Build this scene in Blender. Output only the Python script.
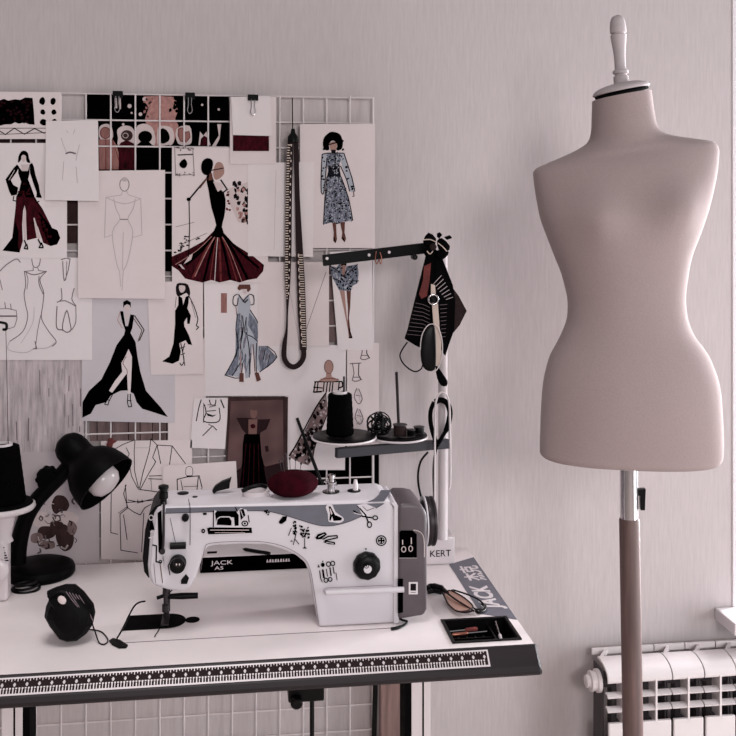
import bpy, bmesh, math, random
from mathutils import Vector, Matrix
from mathutils.geometry import tessellate_polygon

for o in list(bpy.data.objects):
    bpy.data.objects.remove(o, do_unlink=True)
SC = bpy.context.scene
COL = SC.collection
R = math.radians
random.seed(4)

# ------------------------------------------------------------------ camera
F, CX, HZ = 1000.0, 368.0, 215.0          # focal length and horizon in pixels of a 736 frame
YAW = R(7.59); CS, SN = math.cos(YAW), math.sin(YAW)
CAMY, CAMZ = -2.31, 1.54
cam = bpy.data.cameras.new('camera')
cam.sensor_width = 36.0
cam.lens = 36.0 * F / 736.0
cam.shift_y = -(368.0 - HZ) / 736.0
cam.clip_start = 0.05
camo = bpy.data.objects.new('camera', cam)
COL.objects.link(camo)
camo.location = (0, CAMY, CAMZ)
camo.rotation_euler = (R(90), 0, -YAW)
SC.camera = camo

# ------------------------------------------------------------------ light
world = bpy.data.worlds.new('world'); SC.world = world
world.use_nodes = True
bgn = world.node_tree.nodes['Background']
bgn.inputs[0].default_value = (1.0, 0.962, 0.962, 1)
bgn.inputs[1].default_value = 0.285

def area(name, loc, target, sx, sy, power, col, spread=180):
    l = bpy.data.lights.new(name, 'AREA'); l.shape = 'RECTANGLE'
    l.size = sx; l.size_y = sy; l.energy = power; l.color = col; l.spread = R(spread)
    o = bpy.data.objects.new(name, l); COL.objects.link(o)
    o.location = loc
    o.rotation_euler = (Vector(target) - Vector(loc)).to_track_quat('-Z', 'Y').to_euler()
    return o
# the window behind the photographer and the daylight entering through the window on the right
area('room_window_daylight', (1.10, -5.2, 2.45), (0.35, 0, 1.0), 1.3, 1.2, 92, (1.0, 0.96, 0.955))
area('side_window_daylight', (2.75, 0.50, 1.35), (0.9, -0.6, 1.2), 1.1, 1.5, 280, (0.97, 0.97, 1.0))
area('right_side_fill', (2.9, -1.7, 0.95), (0.5, -0.2, 0.75), 1.3, 1.7, 47, (0.92, 0.965, 1.0))  # unseen cool fill added to brighten the lower right; no door there
area('overhead_fill', (-0.15, -1.05, 2.75), (-0.15, -1.0, 0), 0.7, 0.7, 5.5, (1.0, 0.965, 0.96), 80)  # added overhead fill that brightens the table top, no lamp in view

vs = SC.view_settings
SC.display_settings.display_device = 'sRGB'
vs.view_transform = 'Standard'; vs.look = 'None'; vs.gamma = 1.0
vs.use_curve_mapping = False
vs.exposure = 0.0

# ------------------------------------------------------------------ helpers
def W(px, py, Y):
    """photo pixel -> point on the plane Y = const (wall-parallel)"""
    t = math.tan(YAW + math.atan((px - CX) / F))
    yy = Y - CAMY
    X = yy * t
    d = yy * CS + X * SN
    return Vector((X, Y, CAMZ - (py - HZ) / F * d))
def T(px, py, Z=0.77):
    """photo pixel -> point on the plane Z = const (table top)"""
    d = (CAMZ - Z) / ((py - HZ) / F)
    r = (px - CX) / F * d
    return Vector((d * SN + r * CS, CAMY + d * CS - r * SN, Z))
def DP(px, py, d):
    """photo pixel -> point at a given camera depth"""
    r = (px - CX) / F * d
    return Vector((d * SN + r * CS, CAMY + d * CS - r * SN, CAMZ - (py - HZ) / F * d))

def lin(c):
    out = []
    for v in c[:3]:
        v /= 255.0
        out.append(v / 12.92 if v <= 0.04045 else ((v + 0.055) / 1.055) ** 2.4)
    return (*out, 1)
MATS = {}
def mat(name, rgb, rough=0.6, metal=0.0, var=0.0, scale=(30, 30, 30), bump=0.0, spec=0.5, coat=0.0, detail=4, sheen=0.0):
    if name in MATS: return MATS[name]
    m = bpy.data.materials.new(name); m.use_nodes = True
    nt = m.node_tree; b = nt.nodes['Principled BSDF']
    b.inputs['Base Color'].default_value = lin(rgb)
    b.inputs['Roughness'].default_value = rough
    b.inputs['Metallic'].default_value = metal
    b.inputs['Specular IOR Level'].default_value = spec
    b.inputs['Coat Weight'].default_value = coat
    b.inputs['Sheen Weight'].default_value = sheen
    m.diffuse_color = lin(rgb)
    if var or bump:
        tc = nt.nodes.new('ShaderNodeTexCoord')
        mp = nt.nodes.new('ShaderNodeMapping'); mp.inputs['Scale'].default_value = scale
        nz = nt.nodes.new('ShaderNodeTexNoise'); nz.inputs['Scale'].default_value = 1.0
        nz.inputs['Detail'].default_value = detail; nz.inputs['Roughness'].default_value = 0.6
        nt.links.new(tc.outputs['Object'], mp.inputs['Vector'])
        nt.links.new(mp.outputs[0], nz.inputs['Vector'])
        if var:
            rp = nt.nodes.new('ShaderNodeValToRGB')
            c0 = lin([max(0, v * (1 - var)) for v in rgb]); c1 = lin([min(255, v * (1 + var)) for v in rgb])
            rp.color_ramp.elements[0].position = 0.3; rp.color_ramp.elements[1].position = 0.7
            rp.color_ramp.elements[0].color = c0; rp.color_ramp.elements[1].color = c1
            nt.links.new(nz.outputs['Fac'], rp.inputs[0])
            nt.links.new(rp.outputs[0], b.inputs['Base Color'])
        if bump:
            bp = nt.nodes.new('ShaderNodeBump'); bp.inputs['Strength'].default_value = bump
            bp.inputs['Distance'].default_value = 0.002
            nt.links.new(nz.outputs['Fac'], bp.inputs['Height'])
            nt.links.new(bp.outputs[0], b.inputs['Normal'])
    MATS[name] = m
    return m

WALL = mat('plaster_wall', (189, 179, 180), 0.9, var=0.03, scale=(190, 60, 16), bump=0.14, spec=0.2)
PAPER = mat('paper_white', (218, 208, 210), 0.85, spec=0.2, var=0.012, scale=(9, 9, 9))
PAPER2 = mat('paper_cream', (214, 201, 202), 0.85, spec=0.2, var=0.015, scale=(9, 9, 9))
PAPER3 = mat('paper_cool', (194, 186, 191), 0.85, spec=0.2, var=0.02, scale=(9, 9, 9))
GREYP = mat('brushed_grey_paper', (176, 164, 167), 0.9, spec=0.15, var=0.17, scale=(110, 30, 12))
INK = mat('black_ink', (2, 1, 2), 0.9, spec=0.0)
DINK = mat('soft_black_ink', (26, 20, 23), 0.9, spec=0.05)
PENCIL = mat('pencil_grey', (112, 98, 104), 0.9, spec=0.1)
FAINT = mat('faint_pencil', (182, 170, 174), 0.9, spec=0.1)
MAROON = mat('maroon_ink', (46, 10, 17), 0.85, spec=0.05, var=0.5, scale=(160, 160, 60))
RUST = mat('rust_ink', (96, 34, 36), 0.8, spec=0.15)
ROSE = mat('rose_ink', (164, 122, 118), 0.85, spec=0.1, var=0.12, scale=(120, 120, 120))
TERRA = mat('terracotta_ink', (142, 100, 96), 0.85, spec=0.1, var=0.1, scale=(200, 200, 40))
SKIN = mat('skin_ink', (160, 126, 118), 0.85, spec=0.1)
SKIND = mat('dark_skin_ink', (92, 58, 52), 0.85, spec=0.1)
BLUE = mat('blue_grey_ink', (108, 111, 124), 0.9, spec=0.05, var=0.25, scale=(220, 220, 90))
BLUEL = mat('pale_blue_ink', (166, 168, 178), 0.85, spec=0.1)
BLUED = mat('navy_ink', (20, 20, 28), 0.85, spec=0.1)
HALO = mat('pale_print', (198, 182, 182), 0.85, spec=0.1)
DPRINT = mat('dark_brown_print', (58, 42, 43), 0.9, spec=0.03, var=0.2, scale=(60, 60, 25))
DPRINT2 = mat('black_print', (3, 2, 3), 0.9, spec=0.0)
BPRINT = mat('brown_print', (118, 98, 98), 0.85, spec=0.15, var=0.15, scale=(80, 80, 20))
WIRE = mat('white_wire', (214, 204, 206), 0.5)
BLACK = mat('black_plastic', (3, 2, 3), 0.4, spec=0.16)
BLACKM = mat('black_matte', (3, 2, 3), 0.85, spec=0.06)
LAMPB = mat('black_lamp_paint', (2, 1, 2), 0.5, spec=0.07)
ARMG = mat('arm_dark_grey', (52, 50, 56), 0.5, spec=0.3)
CHROME = mat('chrome', (200, 196, 198), 0.18, metal=1.0)
STEEL = mat('dark_steel', (50, 44, 47), 0.42, metal=0.6)
WENAMEL = mat('white_enamel', (206, 196, 199), 0.35, spec=0.5, coat=0.2)
MBODY = mat('machine_white', (198, 192, 197), 0.4, spec=0.45)
MBLUE = mat('machine_blue_grey', (92, 91, 101), 0.5, var=0.06, scale=(25, 25, 25))
MGREY = mat('motor_grey_brown', (80, 71, 75), 0.42, spec=0.5, var=0.06, scale=(14, 14, 14))
TABLE = mat('table_laminate', (222, 212, 213), 0.5, spec=0.35, var=0.03, scale=(5, 5, 5))
BAND = mat('table_edge_brown', (34, 27, 30), 0.45, spec=0.3, var=0.12, scale=(4, 60, 60))
CLOTH = mat('mannequin_linen', (155, 139, 138), 0.95, spec=0.1, var=0.022, scale=(300, 300, 300), bump=0.2, sheen=0.1, detail=2)
CAPM = mat('painted_wood_pale', (180, 169, 171), 0.7, spec=0.25, var=0.03, scale=(20, 20, 60))
WOODP = mat('brown_wood_pole', (98, 77, 74), 0.5, spec=0.45, var=0.14, scale=(80, 80, 6))
BWOOD = mat('weathered_brown_wood', (120, 96, 92), 0.8, var=0.2, scale=(90, 40, 5))
BURG = mat('burgundy_velvet', (40, 5, 14), 0.95, spec=0.05, var=0.3, scale=(40, 40, 40))
THREADB = mat('black_thread', (3, 2, 3), 0.9, spec=0.03, var=0.4, scale=(10, 10, 900), bump=0.5)
CREAM = mat('cream_strap', (206, 188, 178), 0.8)
LEATHER = mat('dark_brown_leather', (40, 27, 28), 0.75, spec=0.15, var=0.25, scale=(90, 90, 90), bump=0.3)
REDP = mat('red_brown_cloth', (96, 38, 36), 0.85, var=0.2, scale=(70, 70, 70))
COPPER = mat('copper_wire', (150, 96, 82), 0.35, metal=0.9)
DTAPE = mat('dark_tape', (34, 22, 24), 0.7, spec=0.12)
TANL = mat('brown_tinted_lens', (150, 112, 98), 0.2, spec=0.6)
RADW = mat('radiator_white', (220, 211, 212), 0.35, spec=0.5)
RADSHADE = mat('radiator_inner_shade', (58, 52, 55), 0.6)  # dark colour stands in for the shade inside the white radiator
FLOORM = mat('floor_boards', (196, 182, 176), 0.6, var=0.12, scale=(4, 60, 4))
BULB = mat('frosted_bulb', (206, 196, 198), 0.25, spec=0.6)
SILLW = mat('sill_white', (220, 213, 216), 0.4)
gm = bpy.data.materials.new('window_glass'); gm.use_nodes = True
nt = gm.node_tree; nt.nodes.clear()
_o = nt.nodes.new('ShaderNodeOutputMaterial'); _t = nt.nodes.new('ShaderNodeBsdfTransparent')
_g = nt.nodes.new('ShaderNodeBsdfGlossy'); _g.inputs['Roughness'].default_value = 0.03
_m = nt.nodes.new('ShaderNodeMixShader'); _m.inputs[0].default_value = 0.08
nt.links.new(_t.outputs[0], _m.inputs[1]); nt.links.new(_g.outputs[0], _m.inputs[2]); nt.links.new(_m.outputs[0], _o.inputs[0])
GLASS = gm

def tag(o, label=None, cat=None, group=None, kind=None):
    if label: o['label'] = label
    if cat: o['category'] = cat
    if group: o['group'] = group
    if kind: o['kind'] = kind
    return o
WL = {}                                   # world location of every object made
def empty(name, loc, label, cat, group=None):
    o = bpy.data.objects.new(name, None); COL.objects.link(o)
    o.empty_display_size = 0.03
    o.location = loc; WL[o.name] = Vector(loc)
    return tag(o, label, cat, group)

def cr(pts, n=5, closed=False):
    """Catmull-Rom through points of any dimension"""
    P = [Vector(p) for p in pts]; m = len(P); out = []
    rng = m if closed else m - 1
    for i in range(rng):
        if closed:
            a, b, c, d = P[(i-1) % m], P[i], P[(i+1) % m], P[(i+2) % m]
        else:
            a, b, c, d = P[max(i-1, 0)], P[i], P[i+1], P[min(i+2, m-1)]
        for k in range(n):
            t = k / n
            out.append(0.5 * ((2*b) + (c-a)*t + (2*a-5*b+4*c-d)*t*t + (3*b-a-3*c+d)*t*t*t))
    if not closed: out.append(P[-1])
    return out

class MB:
    def __init__(s): s.v = []; s.f = []; s.mi = []; s.cur = 0
    def add(s, vs, fs, mi=None):
        o = len(s.v); s.v += [Vector(v) for v in vs]
        for f in fs:
            s.f.append([o + i for i in f]); s.mi.append(s.cur if mi is None else mi)
        return s
    def box(s, a, b):
        x0, x1 = sorted((a[0], b[0])); y0, y1 = sorted((a[1], b[1])); z0, z1 = sorted((a[2], b[2]))
        vs = [(x0,y0,z0),(x1,y0,z0),(x1,y1,z0),(x0,y1,z0),(x0,y0,z1),(x1,y0,z1),(x1,y1,z1),(x0,y1,z1)]
        return s.add(vs, [(0,3,2,1),(4,5,6,7),(0,1,5,4),(1,2,6,5),(2,3,7,6),(3,0,4,7)])
    def tube(s, pts, r, n=8, closed=False, cap=True):
        P = [Vector(p) for p in pts]; m = len(P)
        rr = r if isinstance(r, (list, tuple)) else [r] * m
        vs = []; ref = None
        for i in range(m):
            if closed: t = P[(i+1) % m] - P[(i-1) % m]
            else: t = P[min(i+1, m-1)] - P[max(i-1, 0)]
            t = t.normalized() if t.length > 1e-9 else Vector((0, 0, 1))
            if ref is None:
                ref = t.orthogonal().normalized()
            ref = (ref - t * ref.dot(t))
            ref = ref.normalized() if ref.length > 1e-6 else t.orthogonal().normalized()
            bi = t.cross(ref)
            for k in range(n):
                a = 2 * math.pi * k / n
                vs.append(P[i] + (ref * math.cos(a) + bi * math.sin(a)) * rr[i])
        fs = []
        for i in range(m if closed else m - 1):
            j = (i + 1) % m
            for k in range(n):
                k2 = (k + 1) % n
                fs.append((i*n+k, i*n+k2, j*n+k2, j*n+k))
        if cap and not closed:
            fs.append(tuple(range(n-1, -1, -1))); fs.append(tuple((m-1)*n + k for k in range(n)))
        return s.add(vs, fs)
    def lathe(s, base, axis, prof, n=24, sx=1.0, ref=None):
        """prof: list of (radius, height along axis)"""
        ax = Vector(axis).normalized()
        u = (Vector(ref) - ax * Vector(ref).dot(ax)).normalized() if ref else ax.orthogonal().normalized()
        w = ax.cross(u); base = Vector(base); vs = []
        for r, h in prof:
            for k in range(n):
                a = 2 * math.pi * k / n
                vs.append(base + ax * h + u * (math.cos(a) * r * sx) + w * (math.sin(a) * r))
        fs = []
        for i in range(len(prof) - 1):
            for k in range(n):
                k2 = (k + 1) % n
                fs.append((i*n+k, i*n+k2, (i+1)*n+k2, (i+1)*n+k))
        fs.append(tuple(range(n-1, -1, -1))); fs.append(tuple((len(prof)-1)*n + k for k in range(n)))
        return s.add(vs, fs)
    def prism(s, front, back):
        """two loops of equal length"""
        n = len(front); vs = list(front) + list(back)
        tris = tessellate_polygon([[Vector(p) for p in front]])
        fs = [tuple(t) for t in tris] + [tuple(n + i for i in reversed(t)) for t in tris]
        fs += [(i, n + i, n + (i+1) % n, (i+1) % n) for i in range(n)]
        return s.add(vs, fs)
    def loft(s, rings, cap=True, closed=True):
        n = len(rings[0]); vs = [p for r in rings for p in r]; fs = []
        for i in range(len(rings) - 1):
            for k in range(n if closed else n - 1):
                k2 = (k + 1) % n
                fs.append((i*n+k, i*n+k2, (i+1)*n+k2, (i+1)*n+k))
        if cap:
            fs.append(tuple(range(n-1, -1, -1))); fs.append(tuple((len(rings)-1)*n + k for k in range(n)))
        return s.add(vs, fs)
    def build(s, name, m, parent=None, smooth=False, bevel=0.0, seg=2, angle=40, sub=0, origin=None, fix=True):
        me = bpy.data.meshes.new(name)
        if origin is None:
            if parent is not None: origin = WL[parent.name]
            else:
                xs = [v.x for v in s.v]; ys = [v.y for v in s.v]; zs = [v.z for v in s.v]
                origin = Vector(((min(xs)+max(xs))/2, (min(ys)+max(ys))/2, min(zs)))
        origin = Vector(origin)
        me.from_pydata([v - origin for v in s.v], [], s.f)
        ms = m if isinstance(m, (list, tuple)) else [m]
        for x in ms: me.materials.append(x)
        if len(ms) > 1:
            for p, i in zip(me.polygons, s.mi): p.material_index = i
        if fix or bevel:
            bm = bmesh.new(); bm.from_mesh(me)
            if fix: bmesh.ops.recalc_face_normals(bm, faces=bm.faces)
            if bevel:
                bmesh.ops.dissolve_limit(bm, angle_limit=R(1), verts=bm.verts, edges=bm.edges)
                es = [e for e in bm.edges if len(e.link_faces) == 2 and e.calc_face_angle(0) > R(angle)]
                bmesh.ops.bevel(bm, geom=es, offset=bevel, segments=seg, profile=0.6, affect='EDGES', clamp_overlap=True)
            bm.to_mesh(me); bm.free()
        if smooth:
            for p in me.polygons: p.use_smooth = True
            try: me.set_sharp_from_angle(angle=R(50))
            except Exception: pass
        me.update()
        o = bpy.data.objects.new(name, me); COL.objects.link(o)
        if parent is not None:
            o.parent = parent; o.location = origin - WL[parent.name]
        else: o.location = origin
        WL[o.name] = origin.copy()
        if sub:
            md = o.modifiers.new('subdivision', 'SUBSURF'); md.levels = sub; md.render_levels = sub
        return o

def dupe(o, parent, offset):
    c = o.copy(); COL.objects.link(c); c.parent = parent
    c.location = o.location + Vector(offset); WL[c.name] = WL[o.name] + Vector(offset)
    return c

def inside(p, poly):
    x, y = p; c = False; j = len(poly) - 1
    for i in range(len(poly)):
        xi, yi = poly[i][0], poly[i][1]; xj, yj = poly[j][0], poly[j][1]
        if (yi > y) != (yj > y) and x < (xj - xi) * (y - yi) / (yj - yi) + xi: c = not c
        j = i
    return c

class Draw:
    """flat print or ink, laid as thin layers on a surface; coordinates are photo pixels"""
    def __init__(s, fmap, step=0.00003):
        s.fmap = fmap; s.k = 0; s.step = step; s.mb = MB(); s.mats = []; s.fr = (0, 0, 1.0)
    def frame(s, ox, oy, sc): s.fr = (ox, oy, sc); return s
    def p(s, q): return (s.fr[0] + q[0] / s.fr[2], s.fr[1] + q[1] / s.fr[2])
    def slot(s, m):
        if m not in s.mats: s.mats.append(m)
        return s.mats.index(m)
    def fill(s, pts, m, smooth=0, raw=False):
        P = [q if raw else s.p(q) for q in pts]
        if smooth: P = [tuple(q) for q in cr([Vector((a, b)) for a, b in P], smooth, True)]
        s.k += 1
        vs = [s.fmap(q[0], q[1], s.k * s.step) for q in P]
        tris = tessellate_polygon([[Vector((q[0], -q[1], 0)) for q in P]])
        s.mb.add(vs, tris, s.slot(m)); return s
    def line(s, pts, w, m, smooth=0, closed=False):
        """w in photo pixels"""
        P = [Vector(s.p(q)) for q in pts]
        if smooth: P = cr(P, smooth, closed)
        elif closed: P = P + [P[0]]
        if smooth and closed: P = P + [P[0]]
        s.k += 1; si = s.slot(m)
        for a, b in zip(P[:-1], P[1:]):
            t = b - a
            if t.length < 1e-6: continue
            t.normalize(); n = Vector((-t.y, t.x)) * (w / 2); e = t * (w * 0.25)
            q = [a - e + n, b + e + n, b + e - n, a - e - n]
            s.mb.add([s.fmap(v.x, v.y, s.k * s.step) for v in q], [(0, 1, 2, 3)], si)
        return s
    def ell(s, c, rx, ry, m, n=16):
        return s.fill([(c[0] + rx * math.cos(2*math.pi*i/n), c[1] + ry * math.sin(2*math.pi*i/n)) for i in range(n)], m)
    def ring(s, c, rx, ry, w, m, n=16):
        return s.line([(c[0] + rx * math.cos(2*math.pi*i/n), c[1] + ry * math.sin(2*math.pi*i/n)) for i in range(n)], w, m, closed=True)
    def speck(s, poly, n, size, m, aspect=1.0):
        xs = [q[0] for q in poly]; ys = [q[1] for q in poly]; got = 0; tries = 0
        s.k += 1; si = s.slot(m)
        while got < n and tries < n * 20:
            tries += 1
            c = (random.uniform(min(xs), max(xs)), random.uniform(min(ys), max(ys)))
            if not inside(c, poly): continue
            got += 1
            a0 = random.uniform(0, 6.28); pts = []
            for i in range(5):
                a = a0 + i * 1.2566; r = size * random.uniform(0.4, 1.0)
                pts.append(s.p((c[0] + r * math.cos(a), c[1] + r * aspect * math.sin(a))))
            s.mb.add([s.fmap(q[0], q[1], s.k * s.step) for q in pts], [(0, 1, 2, 3, 4)], si)
        return s
    def build(s, name, parent):
        return s.mb.build(name, s.mats, parent, fix=False)

def text_part(body, name, m, parent, origin, xdir, ydir, size, align='LEFT', depth=0.0002, spacing=1.0, shear=0.0, sx=1.0, bold=0.0):
    cu = bpy.data.curves.new(name, 'FONT'); cu.body = body; cu.size = size; cu.align_x = align
    cu.extrude = depth; cu.space_character = spacing; cu.resolution_u = 3; cu.shear = shear; cu.offset = bold
    ob = bpy.data.objects.new(name + '_tmp', cu); COL.objects.link(ob)
    dg = bpy.context.evaluated_depsgraph_get(); dg.update()
    me = bpy.data.meshes.new_from_object(ob.evaluated_get(dg))
    bpy.data.objects.remove(ob, do_unlink=True); bpy.data.curves.remove(cu)
    x = Vector(xdir).normalized(); y = Vector(ydir).normalized(); z = x.cross(y)
    og = Vector(origin) - WL[parent.name]
    for v in me.vertices:
        c = v.co.copy(); v.co = og + x * c.x * sx + y * c.y + z * c.z
    me.materials.clear(); me.materials.append(m); me.name = name
    o = bpy.data.objects.new(name, me); COL.objects.link(o); o.parent = parent
    WL[o.name] = WL[parent.name].copy()
    return o

# ------------------------------------------------------------------ the room
WX0, WX1, WZ0, WZ1 = 1.213, 3.0, 0.582, 2.3        # window opening
mb = MB()
mb.box((-3.2, 0, 0), (WX0, 0.3, 2.8)); mb.box((WX0, 0, 0), (WX1, 0.3, WZ0 - 0.02))
mb.box((WX0, 0, WZ1), (WX1, 0.3, 2.8)); mb.box((WX1, 0, 0), (3.4, 0.3, 2.8))
tag(mb.build('wall_back', WALL, fix=False), 'pale mauve plaster wall behind the sewing table', 'wall', kind='structure')
mb = MB(); mb.box((-3.2, -6.2, -0.05), (3.4, 0, 0))
tag(mb.build('floor', FLOORM), 'pale board floor', 'floor', kind='structure')  # out of view, made pale to bounce light onto the lower wall
mb = MB(); mb.box((-3.2, -0.015, 0), (3.4, 0, 0.08))
tag(mb.build('baseboard_back', SILLW), 'low white baseboard along the back wall', 'baseboard', kind='structure')

wroot = empty('window_1', (WX0, 0.15, WZ0), 'white framed window at the right edge with a deep sill', 'window')
wroot['kind'] = 'structure'
mb = MB()
for (a, b, c, d) in ((WX0, WX0+0.16, WZ0, WZ1), (WX1-0.06, WX1, WZ0, WZ1), (WX0, WX1, WZ0, WZ0+0.06), (WX0, WX1, WZ1-0.06, WZ1), ((WX0+WX1)/2-0.035, (WX0+WX1)/2+0.035, WZ0, WZ1)):
    mb.box((a, 0.13, c), (b, 0.19, d))
mb.build('window_frame', SILLW, wroot, bevel=0.004)
for k in range(2):
    mb = MB(); xm = (WX0+WX1)/2
    a, b = ((WX0+0.16, xm-0.035), (xm+0.035, WX1-0.06))[k]
    mb.box((a, 0.158, WZ0+0.06), (b, 0.162, WZ1-0.06)); mb.build('pane', GLASS, wroot)
mb = MB(); mb.box((1.162, -0.10, WZ0-0.03), (3.05, 0.0, WZ0)); mb.box((WX0, -0.01, WZ0-0.02), (WX1, 0.13, WZ0))
mb.build('window_sill', SILLW, wroot, bevel=0.004)
mb = MB(); mb.box((WX0-0.006, -0.004, WZ0), (WX0+0.004, 0.13, WZ1)); mb.build('corner_bead', SILLW, wroot, bevel=0.002)

# ------------------------------------------------------------------ radiator under the window
rad = empty('radiator', (1.3, -0.09, 0.08), 'white sectional radiator with grille slots below the window sill', 'radiator')
RX0 = W(607, 680, -0.135).x; SW = 0.0775; RT = 0.512; NS = 13
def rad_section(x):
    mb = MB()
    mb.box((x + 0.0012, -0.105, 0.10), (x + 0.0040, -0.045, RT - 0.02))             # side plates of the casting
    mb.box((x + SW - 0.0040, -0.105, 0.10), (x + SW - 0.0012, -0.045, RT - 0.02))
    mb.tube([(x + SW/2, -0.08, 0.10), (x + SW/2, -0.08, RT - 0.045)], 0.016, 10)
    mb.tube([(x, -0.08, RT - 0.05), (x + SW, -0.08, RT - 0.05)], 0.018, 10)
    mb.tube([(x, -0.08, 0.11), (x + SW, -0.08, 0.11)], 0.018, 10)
    sec = mb.build('section', RADSHADE, rad)
    # curved top cap
    mb = MB(); g = 0.0015
    prof = cr([(-0.072, RT + 0.000), (-0.095, RT + 0.001), (-0.120, RT - 0.005), (-0.135, RT - 0.016), (-0.139, RT - 0.030)], 4)
    rings = []
    for y, z in prof: rings.append([(x + g, y, z), (x + SW - g, y, z), (x + SW - g, y + 0.004, z - 0.005), (x + g, y + 0.004, z - 0.005)])
    mb.loft(rings); mb.build('top_cap', RADW, sec, smooth=True)
    mb = MB()                                                                         # back grille frame on top
    mb.box((x + g, -0.036, RT - 0.012), (x + SW - g, -0.030, RT + 0.002))
    a = [(x + 0.006, -0.072, RT - 0.001), (x + 0.014, -0.072, RT - 0.001), (x + 0.040, -0.034, RT - 0.001), (x + 0.032, -0.034, RT - 0.001)]
    mb.prism(a, [(q[0], q[1], q[2] - 0.012) for q in a]); mb.build('top_rib', RADW, sec)
    for k in range(2):
        mb = MB(); z = RT - 0.064 - 0.032 * k
        pr = cr([(-0.122, z + 0.004), (-0.130, z + 0.003), (-0.138, z - 0.001)], 3)
        mb.loft([[(x + g, y, zz), (x + SW - g, y, zz), (x + SW - g, y + 0.002, zz - 0.004), (x + g, y + 0.002, zz - 0.004)] for y, zz in pr])
        mb.build('louver', RADW, sec, smooth=True)
    mb = MB(); mb.box((x + SW/2 - 0.0022, -0.139, RT - 0.130), (x + SW/2 + 0.0022, -0.10, RT - 0.028)); mb.build('fin', RADW, sec)
    mb = MB(); mb.box((x + 0.0028, -0.139, 0.09), (x + SW - 0.0028, -0.130, RT - 0.124)); mb.build('front_panel', RADW, sec, bevel=0.003)
    return sec
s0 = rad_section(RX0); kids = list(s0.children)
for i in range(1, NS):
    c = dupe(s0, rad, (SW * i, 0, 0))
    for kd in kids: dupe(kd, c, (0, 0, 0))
mb = MB(); ax = (-1, 0, 0); b0 = (RX0, -0.085, RT - 0.05)
mb.lathe(b0, ax, [(0.026, 0), (0.026, 0.008), (0.021, 0.010), (0.021, 0.016), (0.023, 0.017), (0.023, 0.022), (0.014, 0.024), (0.014, 0.032), (0.008, 0.034)], 20)
mb.build('end_plug', RADW, rad, smooth=True)
mb = MB()
for z in (0.2, 0.42):
    for x in (RX0 + 0.3, RX0 + 0.8): mb.box((x - 0.02, -0.05, z), (x + 0.02, -0.002, z + 0.02))
mb.build('wall_bracket', RADW, rad)
mb = MB(); mb.tube(cr([(RX0 + SW*NS, -0.08, 0.11), (RX0 + SW*NS + 0.05, -0.08, 0.11), (RX0 + SW*NS + 0.07, -0.08, 0.09), (RX0 + SW*NS + 0.07, -0.08, 0.0)], 4), 0.011, 10)
mb.build('pipe', RADW, rad, smooth=True)

# ------------------------------------------------------------------ white wire grid board on the wall
GY = -0.017
grid = empty('wire_grid_board', (W(200, 500, GY).x, GY, 0.14), 'white wire grid panel on the wall holding the pinned sketches', 'wire grid')
gx1 = W(373, 98, GY).x; sp = (gx1 - W(86, 98, GY).x) / 12.0
gz1 = W(373, 98, GY).z; gzs = 0.0585
NV = 19; NH = 27
gx0 = gx1 - NV * sp; gz0 = gz1 - NH * gzs
mb = MB(); r = 0.0034
mb.tube([(gx0, GY, gz0), (gx1, GY, gz0), (gx1, GY, gz1), (gx0, GY, gz1)], r, 8, closed=True)
mb.build('frame', WIRE, grid)
mb = MB(); mb.tube([(gx0 + sp, GY, gz0), (gx0 + sp, GY, gz1)], 0.0019, 6); w0 = mb.build('wire', WIRE, grid)
for i in range(2, NV): dupe(w0, grid, (sp * (i - 1), 0, 0))
mb = MB(); mb.tube([(gx0, GY + 0.0034, gz0 + gzs), (gx1, GY + 0.0034, gz0 + gzs)], 0.0019, 6); w0 = mb.build('wire', WIRE, grid)
for i in range(2, NH): dupe(w0, grid, (0, 0, gzs * (i - 1)))
for x in (gx0 + sp * 3, gx0 + sp * 14, gx0 + sp * 18):
    mb = MB(); mb.tube([(x, 0.0, gz1 - 0.004), (x, GY, gz1 - 0.004), (x, GY - 0.006, gz1 + 0.004)], 0.0028, 6); mb.build('wall_hook', WIRE, grid)

SHEETN = 0
class Sheet:
    def __init__(s, name, label, quad, layer, m, cat='drawing', group='sheets pinned to the wire grid', behind=False, curl=0.0, thick=0.0004):
        s.Y = (-0.0075 - layer * 0.0008) if behind else (-0.0225 - layer * 0.0013)
        s.curl = curl; s.ytop = min(q[1] for q in quad); s.ybot = max(q[1] for q in quad)
        n = 8 if curl else 1
        TL, TR, BR, BL = quad; fr = []; bk = []
        vs = []; fs = []
        for j in range(n + 1):
            t = j / n
            for (a, b) in ((TL, BL), (TR, BR)):
                q = (a[0] + (b[0]-a[0]) * t, a[1] + (b[1]-a[1]) * t)
                p = s.map(q[0], q[1], 0); vs.append(p); vs.append(p + Vector((0, thick, 0)))
        for j in range(n):
            o = j * 4
            fs += [(o, o+2, o+6, o+4), (o+1, o+5, o+7, o+3), (o, o+4, o+5, o+1), (o+2, o+3, o+7, o+6)]
        fs += [(0, 1, 3, 2), (n*4, n*4+2, n*4+3, n*4+1)]
        mb = MB(); mb.add(vs, fs); s.o = mb.build(name, m)
        tag(s.o, label, cat, group)
        s.d = Draw(s.map)
    def map(s, px, py, k):
        t = max(0.0, (py - s.ytop) / max(1e-6, s.ybot - s.ytop))
        return W(px, py, s.Y - s.curl * t * t) - Vector((0, k + (0.00025 if k else 0), 0))
    def done(s, part='ink_drawing'):
        if s.d.mb.v: s.d.build(part, s.o)

def rect(x0, y0, x1, y1): return [(x0, y0), (x1, y0), (x1, y1), (x0, y1)]

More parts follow.
